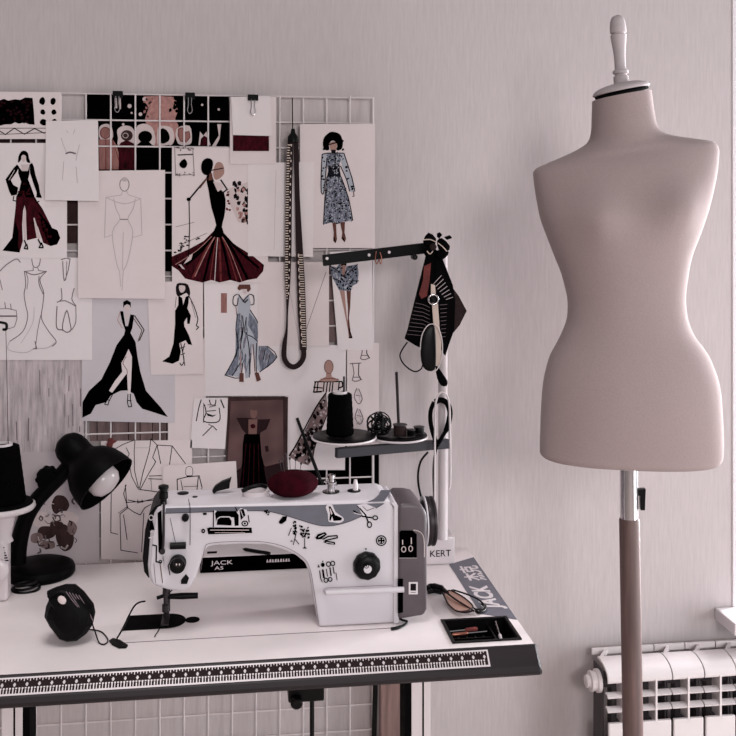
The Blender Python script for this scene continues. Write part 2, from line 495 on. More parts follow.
# --- dark prints tucked behind the wires
S = Sheet('mood_print', 'black and rose mood print with round heads behind the wire grid', [(86,94),(229,96),(229,272),(86,270)], 2, DPRINT2, 'print', behind=True)
d = S.d.frame(80, 85, 7.36)
d.fill([(470,85),(690,88),(705,150),(722,190),(700,250),(725,300),(690,420),(620,450),(540,455),(520,380),(500,320),(478,250),(505,170),(480,130)], ROSE, 2)
for c, rr in (((475,105),16), ((445,215),14), ((365,155),16), ((380,205),8), ((318,290),10)): d.ell(c, rr, rr, HALO, 9)
d.speck([(470,90),(540,90),(530,240),(470,240)], 14, 16, TERRA); d.speck([(650,90),(720,90),(720,200),(650,200)], 10, 18, DPRINT2)
d.fill([(255,95),(272,95),(275,170),(258,172)], HALO); d.fill([(285,95),(300,95),(302,178),(288,178)], HALO)
d.fill([(140,320),(170,290),(215,290),(240,330),(235,400),(150,400)], HALO, 3)
d.fill([(275,330),(320,300),(380,310),(410,370),(400,450),(285,450),(280,390)], HALO, 3)
d.fill([(410,330),(440,290),(500,290),(545,340),(545,450),(415,450)], HALO, 3)
d.fill([(570,330),(600,300),(680,320),(690,420),(640,455),(575,455)], HALO, 3)
d.fill([(140,400),(240,400),(268,440),(292,520),(282,622),(142,622)], TERRA)
d.line([(190,400),(190,620)], .6, RUST); d.line([(240,405),(300,600)], .6, RUST)
d.ell((187,353), 38, 42, TERRA); d.ring((187,353), 38, 42, .8, RUST)
d.fill([(285,450),(300,425),(345,405),(395,430),(412,470),(412,622),(285,622)], MAROON)
d.ell((345,372), 44, 40, DPRINT); d.ring((335,372), 20, 18, .8, HALO)
d.fill([(420,440),(450,415),(510,420),(535,445),(585,450),(585,622),(424,622)], DPRINT2); d.ell((480,382), 52, 45, DPRINT2)
d.fill([(592,325),(635,330),(660,375),(650,415),(592,430)], DPRINT2, 2); d.fill([(600,450),(660,440),(660,622),(600,622)], DPRINT2)
d.frame(165, 85, 6.133)
d.fill([(70,270),(150,250),(165,330),(150,365),(80,360)], HALO, 3)
d.fill([(82,270),(105,262),(125,290),(148,285),(155,320),(130,350),(95,345),(80,310)], TERRA, 2)
d.line([(82,270),(105,262),(125,290),(148,285),(155,320),(130,350),(95,345),(80,310)], .7, RUST, closed=True)
d.fill([(205,370),(215,285),(235,310),(255,285),(280,370)], HALO); d.fill([(215,372),(220,330),(240,310),(262,325),(268,372)], MAROON, 0)
d.fill([(320,240),(345,240),(335,330),(310,380),(285,380),(330,310)], HALO)
for c in ((228,122), (330,150)): d.ell(c, 8, 8, HALO, 7)
S.done('printed_picture')
S = Sheet('dark_print', 'narrow dark brown print showing between two pale sketches', rect(60,150,86,243), 1, DPRINT, 'print', behind=True); S.done()
S = Sheet('brown_print', 'brown streaked print above the jacket sketch behind the wires', rect(90,410,176,441), 1, BPRINT, 'print', behind=True)
d = S.d
for x in (97, 112, 128, 140, 153, 167): d.line([(x, 411), (x + random.uniform(-1, 1), 440)], .9, DPRINT)
S.done('print_streaks')
S = Sheet('black_backing_sheet', 'black sheet behind the thread tray sketches above the machine', rect(287,430,379,500), 1, DPRINT2, 'print', behind=True); S.done()
S = Sheet('dark_backing_strip', 'narrow grey striped print left of the ruffled minidress sketch', rect(326,262,336,342), 1, BPRINT, 'print', behind=True); S.done()
S = Sheet('brown_fabric_print', 'dark grey strip of print under the swatch sheet at the left', rect(-20,134,46,150), 1, DPRINT, 'print', behind=True); S.done()

# --- pale sheets
S = Sheet('blank_sheet', 'pale blank strip of paper right of the long black gown sketch', rect(168,338,206,442), 0, PAPER2, 'paper'); S.done()
S = Sheet('brushed_grey_sheet', 'grey brushed texture sheet left of the long black gown sketch', rect(-22,352,84,453), 0, GREYP, 'paper')
d = S.d
for i in range(46):
    x = random.uniform(-20, 82); y = random.uniform(362, 440); d.line([(x, y), (x + random.uniform(-.6, .6), y + random.uniform(5, 26))], random.uniform(.5, 1.1), random.choice((FAINT, FAINT, PENCIL)))
S.done('brush_marks'); S.o.children[0]['kind'] = 'stuff'
S = Sheet('floral_print_sheet', 'grey sheet with a dark floral print behind the desk lamp', rect(-22,452,99,563), 1, mat('paper_grey', (182, 171, 175), .9, spec=.1, var=.02, scale=(9, 9, 9)), 'print')
d = S.d
for c, a, b, m in (((60,505),9,12,DPRINT), ((42,520),11,9,HALO), ((66,518),12,9,HALO), ((47,532),9,7,DPRINT), ((64,538),10,13,DPRINT), ((36,538),7,6,BPRINT), ((56,526),8,5,DPRINT), ((72,528),5,8,BPRINT), ((48,545),9,5,BPRINT)):
    d.fill([(c[0] + a*random.uniform(.75,1.1)*math.cos(i*.785), c[1] + b*random.uniform(.75,1.1)*math.sin(i*.785)) for i in range(8)], m, 3)
rs = random.Random(11)
for i in range(30):
    x = rs.uniform(36, 76); y = rs.uniform(503, 549); a = rs.uniform(0, 6.28); l = rs.uniform(2.5, 5)
    d.line([(x, y), (x + l * math.cos(a), y + l * math.sin(a)), (x + 1.6 * l * math.cos(a + .7), y + 1.6 * l * math.sin(a + .7))], rs.uniform(.6, 1.8), rs.choice((DPRINT, BPRINT, PENCIL, HALO, DPRINT)), 3)
S.done('floral_print')
S = Sheet('blank_sheet', 'pale blank sheet behind the hanging measuring tape loop', rect(258,262,329,346), 2, PAPER2, 'paper')
d = S.d; d.line([(288,282),(300,346)], .5, FAINT); d.line([(326,272),(306,330)], .5, PENCIL); S.done()

S = Sheet('paper_sketch', 'sheet of pencil sketches with an off shoulder trumpet gown', [(-22,256),(92,258),(92,360),(-22,360)], 2, PAPER)
d = S.d.frame(0, 250, 6.13)
d.line([(195,55),(200,90),(215,108),(240,95),(248,55)], .8, PENCIL, 2); d.line([(203,108),(205,125),(150,132)], .7, PENCIL); d.line([(232,108),(236,126),(285,132)], .7, PENCIL)
d.line([(150,130),(210,152),(285,130)], .9, PENCIL, 3); d.line([(150,130),(158,210),(148,270),(158,340),(170,410),(140,500),(60,560)], .8, PENCIL, 4)
d.line([(285,132),(245,180),(268,260),(262,340),(255,420),(300,500),(345,560),(320,590)], .8, PENCIL, 4)
d.line([(160,140),(172,180),(165,240)], .6, PENCIL, 3); d.line([(240,160),(240,210),(265,270)], .8, PENCIL, 3)
d.line([(210,350),(200,450),(130,570)], .5, FAINT, 3); d.line([(250,400),(230,500),(218,600)], .6, PENCIL, 3); d.line([(60,560),(50,610),(150,630),(215,605),(290,600),(345,560)], .6, FAINT, 4)
d.line([(215,560),(225,605),(205,605)], .9, PENCIL); d.line([(375,235),(380,300),(350,320)], .8, PENCIL, 2); d.line([(455,235),(440,300),(465,340)], .8, PENCIL, 2)
d.line([(350,345),(345,450),(355,485),(385,490),(410,505),(435,490),(430,450),(410,370),(385,450),(385,490)], .9, PENCIL, 3); d.line([(465,345),(465,440),(440,490)], .7, PENCIL, 3); d.line([(350,320),(400,310),(465,345)], .8, PENCIL, 2)
d.line([(375,60),(430,55),(400,185),(390,160),(385,70)], .8, PENCIL, 2); d.line([(410,70),(405,180)], .6, PENCIL)
d.line([(0,130),(40,90),(100,55),(125,75)], .8, PENCIL, 3); d.line([(0,180),(15,245)], .6, PENCIL)
d.line([(0,360),(100,370),(90,470),(30,480)], .6, PENCIL, 2); d.line([(0,405),(100,405)], 1.4, PENCIL); d.line([(30,320),(35,360)], .7, PENCIL); d.line([(65,330),(70,365)], .7, PENCIL)
S.done()

S = Sheet('paper_sketch', 'sketch of a long black gown with a high leg slit', [(82,297),(175,299),(175,423),(82,421)], 1, PAPER3)
d = S.d.frame(70, 290, 5.26)
d.fill([(262,110),(280,112),(292,190),(305,190),(318,128),(338,132),(328,200),(318,225),(345,275),(355,350),(370,430),(400,530),(440,575),(480,620),(515,668),(430,640),(380,625),(350,590),(335,545),(300,528),(265,530),(215,555),(190,590),(135,605),(110,650),(65,672),(66,590),(100,530),(165,470),(210,380),(245,290),(285,235),(290,210),(275,170)], INK)
d.fill([(308,310),(326,350),(325,400),(322,470),(318,545),(305,545),(300,440),(290,450),(260,490),(222,540),(205,530),(235,480),(275,430),(270,385),(290,350)], PAPER2)
d.fill([(285,112),(300,125),(318,112),(300,170)], HALO); d.fill([(283,80),(318,80),(315,105),(300,118),(286,105)], HALO)
d.fill([(280,95),(280,62),(300,52),(320,65),(320,95),(314,80),(300,74),(287,82)], INK)
d.line([(340,135),(390,210),(365,265)], 1.0, DINK); d.line([(335,150),(378,212),(358,270)], .8, SKIND); d.line([(265,112),(250,160),(275,200)], .6, ROSE)
d.line([(296,350),(278,385),(300,420),(300,445)], .6, RUST, 2)
d.line([(215,540),(195,580),(182,600),(200,605),(205,585),(225,548)], .9, INK); d.line([(305,548),(302,590),(308,615),(325,612),(318,580),(318,548)], .9, INK); d.line([(190,575),(210,580)], .8, INK); d.line([(303,580),(322,582)], .8, INK)
S.done()

S = Sheet('paper_sketch', 'small sketch of a slim black dress with a side slit', [(147,282),(203,281),(203,374),(151,375)], 2, PAPER2)
d = S.d.frame(140, 270, 6.13)
d.fill([(225,85),(260,80),(295,90),(308,140),(300,160),(285,140),(255,155),(230,160),(220,130)], DINK, 2); d.fill([(240,95),(275,98),(275,125),(255,140),(242,125)], HALO, 2)
d.fill([(235,155),(258,170),(265,215),(280,165),(300,155),(298,200),(290,235),(312,280),(305,330),(290,330),(288,290),(270,320),(272,345),(290,380),(300,400),(320,460),(295,455),(280,430),(240,450),(250,500),(240,555),(200,575),(135,560),(180,530),(205,450),(215,330),(215,250),(235,215)], INK)
d.line([(300,160),(330,220),(355,300),(345,340),(360,350),(345,365)], 1.0, DINK, 2); d.line([(222,165),(215,230)], .6, PENCIL); d.line([(310,180),(340,290)], .5, PENCIL)
d.line([(250,450),(265,520),(270,560),(255,585),(245,570)], 1.0, DINK, 2); d.line([(275,450),(262,500),(275,585)], .9, DINK, 2); d.line([(245,480),(275,470)], .8, DINK); d.line([(250,520),(275,510)], .8, DINK)
S.done()

S = Sheet('paper_sketch', 'sketch of a pale blue ruffled wrap gown with rust swatch', [(204,281),(295,281),(294,396),(205,396)], 1, PAPER)
d = S.d.frame(200, 280, 6.69)
d.fill([(140,88),(180,88),(180,220),(140,220)], TERRA)
d.fill([(255,95),(285,130),(325,95),(340,150),(335,195),(350,230),(390,290),(395,400),(430,430),(515,515),(470,570),(400,615),(375,590),(355,420),(330,650),(305,660),(295,560),(265,650),(165,635),(210,560),(235,500),(240,300),(250,210),(255,150)], BLUEL)
d.fill([(245,230),(270,220),(265,330),(262,480),(250,600),(220,640),(170,632),(225,540),(240,480)], BLUE); d.fill([(395,430),(440,435),(512,515),(460,580),(405,610),(390,520)], BLUE)
d.fill([(330,220),(380,280),(392,380),(375,410),(355,360),(320,300)], BLUE)
for a in ([(250,230),(240,330),(245,480),(170,632)], [(285,240),(290,330),(270,450),(285,520),(215,640)], [(310,250),(300,350),(350,380),(385,410)], [(335,200),(385,280),(395,330),(390,410)], [(395,430),(430,430),(515,515),(400,615)], [(165,635),(265,655),(285,560)], [(310,350),(330,470),(330,650)], [(380,420),(375,560),(380,620)]):
    d.line(a, .9, BLUED, 3)
rs = random.Random(3)
for i in range(26):
    x = rs.uniform(248, 345); y = rs.uniform(225, 520); d.line([(x, y), (x + rs.uniform(-8, 4), y + rs.uniform(30, 60)), (x + rs.uniform(-26, 8), y + rs.uniform(70, 120))], rs.uniform(.4, 1.0), rs.choice((BLUED, BLUE, BLUE, PENCIL)), 2)
for i in range(10):
    x = rs.uniform(400, 470); y = 440 + (x - 400) * .7; d.line([(x, y), (x - rs.uniform(5, 25), y + rs.uniform(40, 95))], rs.uniform(.5, 1.0), rs.choice((BLUED, PENCIL, BLUEL)))
d.line([(250,95),(225,110),(222,160),(248,170),(255,120)], .9, DINK, 2); d.line([(330,95),(358,105),(360,160),(340,165)], .9, DINK, 2); d.line([(258,95),(290,140),(325,100)], .9, DINK); d.line([(288,140),(300,150),(320,130)], 1.2, DINK)
d.fill([(250,55),(262,30),(335,30),(340,60),(325,80),(280,60),(262,70)], SKIND); d.fill([(285,60),(315,60),(312,85),(300,95),(288,82)], HALO)
d.line([(240,170),(245,230)], .7, SKIND); d.line([(270,490),(275,620)], .7, ROSE); d.line([(355,430),(368,610)], .9, SKIND)
d.fill([(265,622),(292,622),(292,682),(262,680)], SKIND); d.fill([(365,618),(392,618),(408,668),(380,680)], SKIND)
S.done()

S = Sheet('paper_sketch', 'faint pencil sketch of a standing figure in a cape', [(78,171),(165,170),(165,299),(78,298)], 3, PAPER2, curl=0.005)
d = S.d.frame(0, 80, 3.874)
d.ring((482,405), 18, 26, .7, PENCIL); d.ell((482,385), 12, 9, FAINT); d.line([(475,430),(470,445),(410,455),(405,610)], .7, FAINT); d.line([(490,430),(498,445),(545,460),(550,600)], .7, FAINT)
d.line([(440,460),(450,500),(465,540),(435,590),(450,700),(460,735)], .8, FAINT, 3); d.line([(525,460),(515,500),(495,540),(515,590),(495,700),(480,735)], .8, FAINT, 3); d.line([(410,455),(480,480),(545,460)], .7, FAINT, 3)
d.line([(465,540),(495,540)], .8, PENCIL); d.line([(478,590),(474,735)], .6, FAINT); d.line([(405,610),(435,600)], .6, FAINT); d.line([(550,600),(515,610)], .6, FAINT)
d.line([(463,735),(468,800)], .6, FAINT); d.line([(478,735),(473,815)], .6, FAINT)
S.done()

S = Sheet('paper_sketch', 'sketch of a maroon slit gown with black bell sleeves', rect(-22,143,67,258), 3, PAPER)
d = S.d.frame(0, 140, 6.13)
d.fill([(100,345),(215,355),(260,420),(320,540),(352,552),(370,600),(350,640),(310,650),(265,630),(235,540),(205,478),(215,540),(225,600),(165,615),(158,430),(152,400),(142,430),(136,520),(140,620),(120,690),(15,678),(75,600),(95,420)], MAROON)
d.fill([(15,678),(75,600),(95,500),(115,560),(110,640),(120,690)], INK); d.fill([(230,430),(320,540),(352,552),(370,600),(350,640),(310,650),(280,600)], INK); d.speck([(230,450),(300,560),(330,630),(270,620)], 22, 14, MAROON)
d.fill([(205,478),(212,476),(250,600),(240,610),(225,600)], HALO); d.fill([(152,400),(160,440),(160,610),(148,610),(140,500)], HALO)
d.fill([(112,160),(135,190),(172,190),(182,150),(180,210),(172,240),(190,285),(215,355),(100,348),(118,310),(130,255),(112,205)], INK); d.speck([(125,250),(170,240),(205,350),(110,345)], 20, 9, MAROON)
d.fill([(105,150),(118,165),(100,200),(66,246),(82,275),(112,292),(104,335),(70,342),(58,318),(34,242),(85,170)], INK); d.line([(90,185),(55,245)], .6, HALO)
d.fill([(182,150),(197,140),(208,165),(218,215),(238,275),(246,325),(258,355),(222,352),(226,325),(205,265),(184,200)], INK)
d.fill([(130,150),(175,150),(172,190),(135,190)], HALO)
d.fill([(112,115),(118,90),(132,70),(150,65),(170,78),(178,110),(186,140),(165,135),(158,108),(150,92),(136,94),(130,120),(112,140)], INK, 2); d.fill([(132,98),(152,92),(160,105),(156,125),(144,136),(132,120)], HALO, 2)
d.line([(85,345),(80,370),(100,375)], 1.0, INK); d.line([(215,355),(225,385),(240,375)], 1.0, INK)
d.line([(150,615),(160,640),(150,665),(170,668),(165,640)], 1.4, INK); d.line([(235,610),(250,640),(240,660),(265,660),(255,630)], 1.4, INK)
S.done()

S = Sheet('swatch_sheet', 'print with a dark fur swatch, six dots and zigzag line', rect(-22,92,61,139), 4, PAPER2, 'print')
d = S.d.frame(0, 85, 7.36)
d.fill([(-60,120),(0,112),(30,102),(60,115),(110,105),(150,110),(185,92),(240,95),(250,200),(255,292),(215,290),(180,275),(140,285),(110,275),(80,290),(40,290),(0,300),(-60,295)], DPRINT2)
d.speck([(-60,130),(240,110),(245,280),(-60,280)], 40, 16, mat('fur_umber', (34, 14, 18), .95, spec=.0)); d.speck([(-60,150),(240,150),(240,280),(-60,280)], 40, 16, INK)
for c, a, b in (((310,118),22,30), ((392,120),20,28), ((315,200),20,20), ((398,200),20,20), ((320,275),26,25), ((400,272),20,24)):
    d.fill([(c[0] + a*random.uniform(.8,1.1)*math.cos(i*.785+.4), c[1] + b*random.uniform(.8,1.1)*math.sin(i*.785+.4)) for i in range(8)], INK, 2)
d.line([(-40,320),(0,340),(40,365),(105,318),(180,362),(255,320),(325,355),(385,325)], .9, INK); d.line([(-40,318),(400,318)], .5, INK); d.line([(-40,362),(60,362),(300,352),(400,345)], .5, INK); d.fill([(385,322),(405,318),(405,348),(388,345)], INK)
S.done('printed_swatches')

S = Sheet('paper_sketch', 'faint blurred bodice sketch on a small sheet with curling bottom', [(46,121),(98,120),(99,201),(45,200)], 5, PAPER, curl=0.009)
d = S.d.frame(0, 85, 7.36)
d.line([(490,335),(500,350)], .6, FAINT); d.line([(540,360),(552,325)], .6, FAINT); d.line([(485,505),(515,495),(555,505)], 1.6, PENCIL, 2); d.line([(450,390),(470,450),(490,500)], .6, FAINT, 2); d.line([(585,440),(565,520),(560,555)], .7, FAINT, 2)
d.line([(470,560),(460,700)], .6, FAINT); d.line([(560,600),(570,720)], .6, FAINT)
S.done()

S = Sheet('paper_sketch', 'painting of a woman in a flared dark red trumpet gown', [(172,147),(268,148),(268,283),(172,282)], 3, PAPER2)
d = S.d.frame(160, 80, 3.2)
d.fill([(180,265),(200,268),(205,300),(180,320),(170,300)], SKIN, 3)
d.fill([(215,350),(240,340),(285,325),(285,460),(250,455),(225,400)], HALO)
d.speck([(235,330),(285,325),(285,460),(250,455)], 26, 9, DINK, 1.4); d.speck([(210,350),(230,360),(225,420),(215,420)], 8, 6, RUST); d.speck([(240,340),(280,335),(280,450),(250,450)], 12, 8, ROSE)
d.speck([(45,520),(100,490),(130,510),(45,560)], 26, 6, DINK, .6); d.line([(50,470),(110,455)], .5, PENCIL); d.line([(60,530),(150,490)], .5, PENCIL)
sk = [(185,468),(205,500),(245,530),(300,565),(333,592),(330,612),(310,635),(280,640),(255,648),(225,640),(190,648),(165,640),(135,648),(100,640),(80,635),(60,610),(38,595),(38,565),(95,540),(140,515),(170,485)]
d.fill(sk, MAROON)
for x0, x1, y1, m, w in ((176,60,600,INK,2.2), (180,105,632,RUST,2.0), (184,140,642,INK,2.4), (184,160,640,RUST,1.3), (188,195,644,RUST,2.2), (190,225,638,INK,2.4), (192,245,640,RUST,1.3), (195,280,636,INK,2.6), (200,315,600,INK,2.2), (175,85,590,INK,2.6), (186,175,642,HALO,.7), (183,112,628,ROSE,.9), (192,262,645,ROSE,.6), (176,50,590,ROSE,.6)):
    d.line([(x0, 490), ((x0*0.55 + x1*0.45), 545), (x1, y1)], w, m, 3)
d.fill([(95,560),(105,556),(100,575),(75,590)], HALO); d.fill([(60,590),(68,590),(80,606),(72,604)], HALO)
d.fill([(148,310),(165,300),(175,330),(205,362),(210,400),(205,440),(198,470),(205,500),(165,500),(180,465),(165,410),(155,350)], INK, 2)
d.fill([(170,325),(195,330),(205,345),(185,358)], HALO); d.line([(150,315),(120,350),(95,380)], 1.6, DINK); d.line([(150,315),(128,345)], 1.4, SKIND); d.line([(195,320),(215,350),(200,362)], 1.4, DINK)
d.line([(93,382),(95,470),(92,565)], .9, INK); d.ell((92,382), 7, 6, INK)
d.fill([(132,285),(135,262),(150,250),(166,255),(170,270),(165,290),(160,305),(140,302)], INK, 2); d.line([(160,290),(203,282)], 1.0, DINK); d.fill([(158,300),(166,297),(170,320),(155,322)], SKIND)
d.line([(47,215),(55,218),(105,218),(110,305),(100,303),(50,305),(47,215)], .6, PENCIL); d.line([(57,240),(105,238)], 1.1, DINK); d.fill([(62,268),(78,252),(88,268),(80,282),(68,280)], INK, 2); d.speck([(47,213),(110,213),(110,225),(47,225)], 10, 4, PENCIL); d.speck([(47,295),(110,295),(110,306),(47,306)], 10, 4, PENCIL)
S.done()

S = Sheet('blank_sheet', 'blank upright sheet between red gown painting and hanging tape', [(248,163),(314,162),(313,257),(248,256)], 4, PAPER, 'paper')
S.d.line([(276,170),(274,250)], .4, FAINT); S.done()
S = Sheet('swatch_card', 'card holding a burgundy fabric swatch under a folded sheet', rect(230,97,276,164), 5, PAPER2, 'card')
S.done()
mb = MB(); a = [W(q[0], q[1], S.Y - 0.0022) for q in rect(233,133,269,151)]
mb.prism(a, [p + Vector((0, 0.0018, 0)) for p in a]); mb.build('fabric_swatch', MAROON, S.o, bevel=0.0006)
mb = MB(); a = [W(q[0], q[1], S.Y - 0.0042) for q in [(231,97),(270,96),(272,136),(233,135)]]
mb.prism(a, [p + Vector((0, 0.0006, 0)) for p in a]); mb.build('folded_sheet', PAPER, S.o)

S = Sheet('paper_sketch', 'sketch of a woman with curly hair in a blue lace midi dress', rect(300,124,375,248), 3, PAPER2)
d = S.d.frame(280, 90, 7.36)
body = [(345,470),(385,460),(420,460),(465,465),(440,540),(430,590),(445,640),(480,720),(500,780),(510,860),(535,960),(480,970),(430,985),(380,975),(320,990),(325,900),(330,800),(345,640),(355,590),(340,540)]
d.fill(body, BLUE)
d.fill([(310,475),(350,470),(340,560),(330,640),(325,720),(318,760),(303,740),(305,620),(310,540)], BLUEL); d.fill([(440,465),(470,465),(495,560),(530,660),(550,730),(545,750),(512,745),(490,650),(455,560)], BLUEL)
d.fill([(358,560),(440,560),(440,590),(450,640),(345,640),(355,600)], BLUED); d.line([(405,460),(405,560)], 1.2, BLUED)
d.speck(body, 150, 10, BLUED); d.speck(body, 130, 8, BLUEL); d.speck(body, 90, 6, INK); d.speck(body, 60, 6, PENCIL); d.speck([(310,480),(340,480),(330,720),(305,740)], 12, 10, BLUED); d.speck([(450,480),(480,500),(545,740),(515,740)], 14, 10, BLUED)
for a in ([(310,475),(303,620),(303,750),(320,765)], [(345,500),(335,640),(322,760)], [(345,640),(330,800),(320,990)], [(470,465),(530,650),(550,745)], [(445,560),(490,660),(512,745)], [(450,640),(505,800),(535,960)], [(310,475),(350,465),(465,465)]): d.line(a, 1.0, BLUED, 2)
d.fill([(315,400),(325,350),(360,315),(390,308),(440,325),(462,380),(455,430),(420,445),(420,400),(390,372),(360,395),(362,440),(330,440)], INK, 3); d.speck([(310,330),(460,320),(465,440),(315,440)], 10, 14, INK)
d.fill([(362,395),(390,375),(420,395),(415,435),(395,455),(372,445)], SKIN); d.line([(362,402),(410,388)], 1.2, INK); d.fill([(375,440),(412,440),(408,462),(378,462)], DINK)
d.line([(540,745),(545,780),(535,785)], .9, SKIND)
d.fill([(385,978),(412,978),(416,1060),(420,1100),(408,1128),(392,1110),(395,1050)], SKIND); d.fill([(442,975),(478,970),(475,1050),(486,1095),(475,1120),(452,1095),(458,1050)], SKIND); d.line([(395,1085),(408,1120)], 1.2, INK); d.line([(460,1085),(475,1115)], 1.2, INK)
S.done()

S = Sheet('paper_sketch', 'sketch of a long legged figure in a ruffled blue minidress', [(330,252),(372,250),(373,350),(338,350)], 2, PAPER)
d = S.d.frame(300, 210, 4.09)
d.fill([(160,210),(190,210),(185,250),(178,285),(165,250)], SKIN)
d.fill([(122,228),(150,235),(165,215),(178,285),(190,230),(235,222),(240,260),(235,300),(215,310),(208,332),(160,328),(150,310),(130,270)], BLUE); d.speck([(125,235),(235,230),(235,300),(150,310)], 40, 6, BLUED); d.speck([(150,260),(210,260),(208,330),(160,325)], 30, 5, INK); d.speck([(130,240),(230,240),(210,325),(155,320)], 14, 7, BLUEL)
for a in ([(122,228),(165,255)], [(235,222),(195,260)], [(135,280),(165,290)], [(240,290),(195,290)]): d.line(a, .9, INK)
d.fill([(168,205),(190,205),(190,228),(168,228)], INK); d.fill([(174,225),(186,225),(182,270)], SKIN)
d.fill([(162,328),(182,330),(188,400),(192,440),(205,490),(200,505),(188,450),(178,400)], SKIN); d.fill([(190,330),(208,332),(205,400),(200,440),(207,500),(210,520),(200,522),(195,470),(196,400)], SKIND)
d.line([(200,485),(212,522),(200,522)], 1.2, INK)
S.done()

S = Sheet('dark_photograph', 'dark sepia photograph of a woman in puff sleeves and long skirt', [(228,397),(288,397),(287,505),(225,505)], 3, DPRINT, 'photograph')
d = S.d.frame(180, 390, 6.133)
SEP = mat('sepia_print', (86, 65, 65), .9, spec=.03, var=.18, scale=(14, 14, 14), detail=1)
d.fill([(312,68),(632,60),(634,470),(560,520),(330,500),(292,430)], SEP)
d.fill([(395,270),(490,270),(500,400),(515,460),(545,500),(560,640),(350,640),(370,500),(385,430),(385,330)], DPRINT2)
d.fill([(345,170),(415,170),(470,180),(555,178),(530,240),(495,260),(490,275),(410,275),(380,240)], mat('deep_umber_print', (40,26,28), .9, spec=.03)); d.fill([(420,180),(475,180),(470,270),(420,270)], mat('sepia_skin_print', (112,84,80), .9, spec=.03)); d.ell((452,140), 22, 34, mat('sepia_skin_print', (120,88,84))); d.ell((455,105), 26, 20, SEP); d.ell((447,222), 16, 14, MAROON); d.fill([(330,505),(385,470),(520,470),(640,440),(640,700),(330,700)], mat('deep_umber_print', (40,26,28)))
d.fill([(385,330),(395,270),(490,270),(500,400),(515,480),(545,640),(360,640),(380,480)], DPRINT2)
for x in (405, 430, 455, 480): d.line([(x, 330), (x - 8 + (x - 445) * .4, 620)], .5, MAROON)
d.fill([(520,345),(540,340),(545,375),(525,380)], mat('deep_umber_print', (44,30,32)))
S.done('printed_figure')

S = Sheet('paper_sketch', 'small loose pen sketch of a seated figure in a jacket', [(194,398),(229,398),(225,449),(190,448)], 2, PAPER)
d = S.d.frame(180, 390, 6.133)
d.line([(130,60),(115,110),(100,190)], 1.0, DINK, 3); d.line([(145,80),(145,200)], .8, PENCIL); d.line([(250,60),(270,110)], 1.3, DINK); d.line([(150,90),(160,140),(145,190),(210,200),(245,180),(240,110)], 1.0, DINK, 3); d.fill([(160,140),(200,155),(225,150),(200,165),(170,158)], INK); d.line([(180,60),(190,90),(215,90),(220,60)], 1.0, DINK, 2); d.line([(165,130),(220,125)], .8, DINK); d.line([(140,280),(200,220),(225,245)], .9, DINK); d.line([(175,210),(205,225)], .7, PENCIL); d.line([(170,90),(220,95),(180,105)], .8, PENCIL)
S.done()

S = Sheet('paper_sketch', 'sketch of a bare shouldered figure in a grey lace gown', [(283,346),(346,345),(345,470),(288,470)], 0, PAPER)
d = S.d.frame(280, 350, 5.66)
d.fill([(262,240),(235,270),(200,330),(150,440),(100,520),(52,590),(60,610),(120,640),(160,652),(190,610),(200,540),(240,440),(270,360)], BPRINT)
d.speck([(262,250),(160,430),(60,600),(160,645),(260,370)], 60, 13, DINK, 1.5); d.speck([(262,250),(160,430),(60,600),(160,645),(260,370)], 30, 10, FAINT)
d.line([(262,240),(200,330),(100,520),(52,600)], 1.3, INK, 3); d.line([(265,370),(200,540),(180,620)], 1.0, DINK, 3)
d.fill([(195,180),(245,172),(350,178),(352,215),(325,235),(245,238),(190,240)], HALO); d.line([(195,180),(350,178)], 1.3, INK); d.line([(190,240),(200,180)], 1.3, INK)
for x in (215, 250, 268, 285, 300, 335): d.line([(x, 182), (x - 6, 235)], 1.2, INK)
d.line([(190,210),(240,215)], 1.2, INK); d.line([(195,238),(235,235)], 1.6, INK); d.line([(350,178),(355,205),(330,215)], 1.3, INK, 2)
d.fill([(215,175),(260,150),(262,130),(290,130),(292,150),(340,172),(300,178),(250,178)], SKIN); d.ell((276,95), 25, 38, SKIN); d.ring((276,95), 25, 38, .6, SKIND); d.line([(230,165),(280,160),(330,165)], .7, RUST, 2)
S.done()

S = Sheet('paper_sketch', 'sheet of small pencil drawings of high heeled boots', rect(347,343,379,447), 1, PAPER2)
d = S.d.frame(270, 280, 6.69)
for (x, y) in ((605,410), (550,555)):
    d.line([(x, y),(x+12, y+70),(x, y+115),(x+30, y+122),(x+60, y+110)], .9, PENCIL, 2); d.line([(x+45, y),(x+42, y+80),(x+62, y+112)], .9, DINK, 2); d.line([(x-15,y+5),(x+60,y)], .9, PENCIL); d.line([(x+10,y+95),(x+55,y+95)], .8, PENCIL)
d.frame(280, 350, 5.66)
for (x, y) in ((435,215), (440,330)):
    d.line([(x, y),(x-15, y+50),(x+10, y+90),(x+30, y+60),(x+10, y+5)], .9, PENCIL, 3); d.line([(x-5,y+40),(x+20,y+45)], .8, PENCIL); d.line([(x,y),(x+20,y+80)], .7, FAINT)
d.speck([(415,380),(470,380),(470,420),(415,420)], 10, 6, FAINT)
S.done()

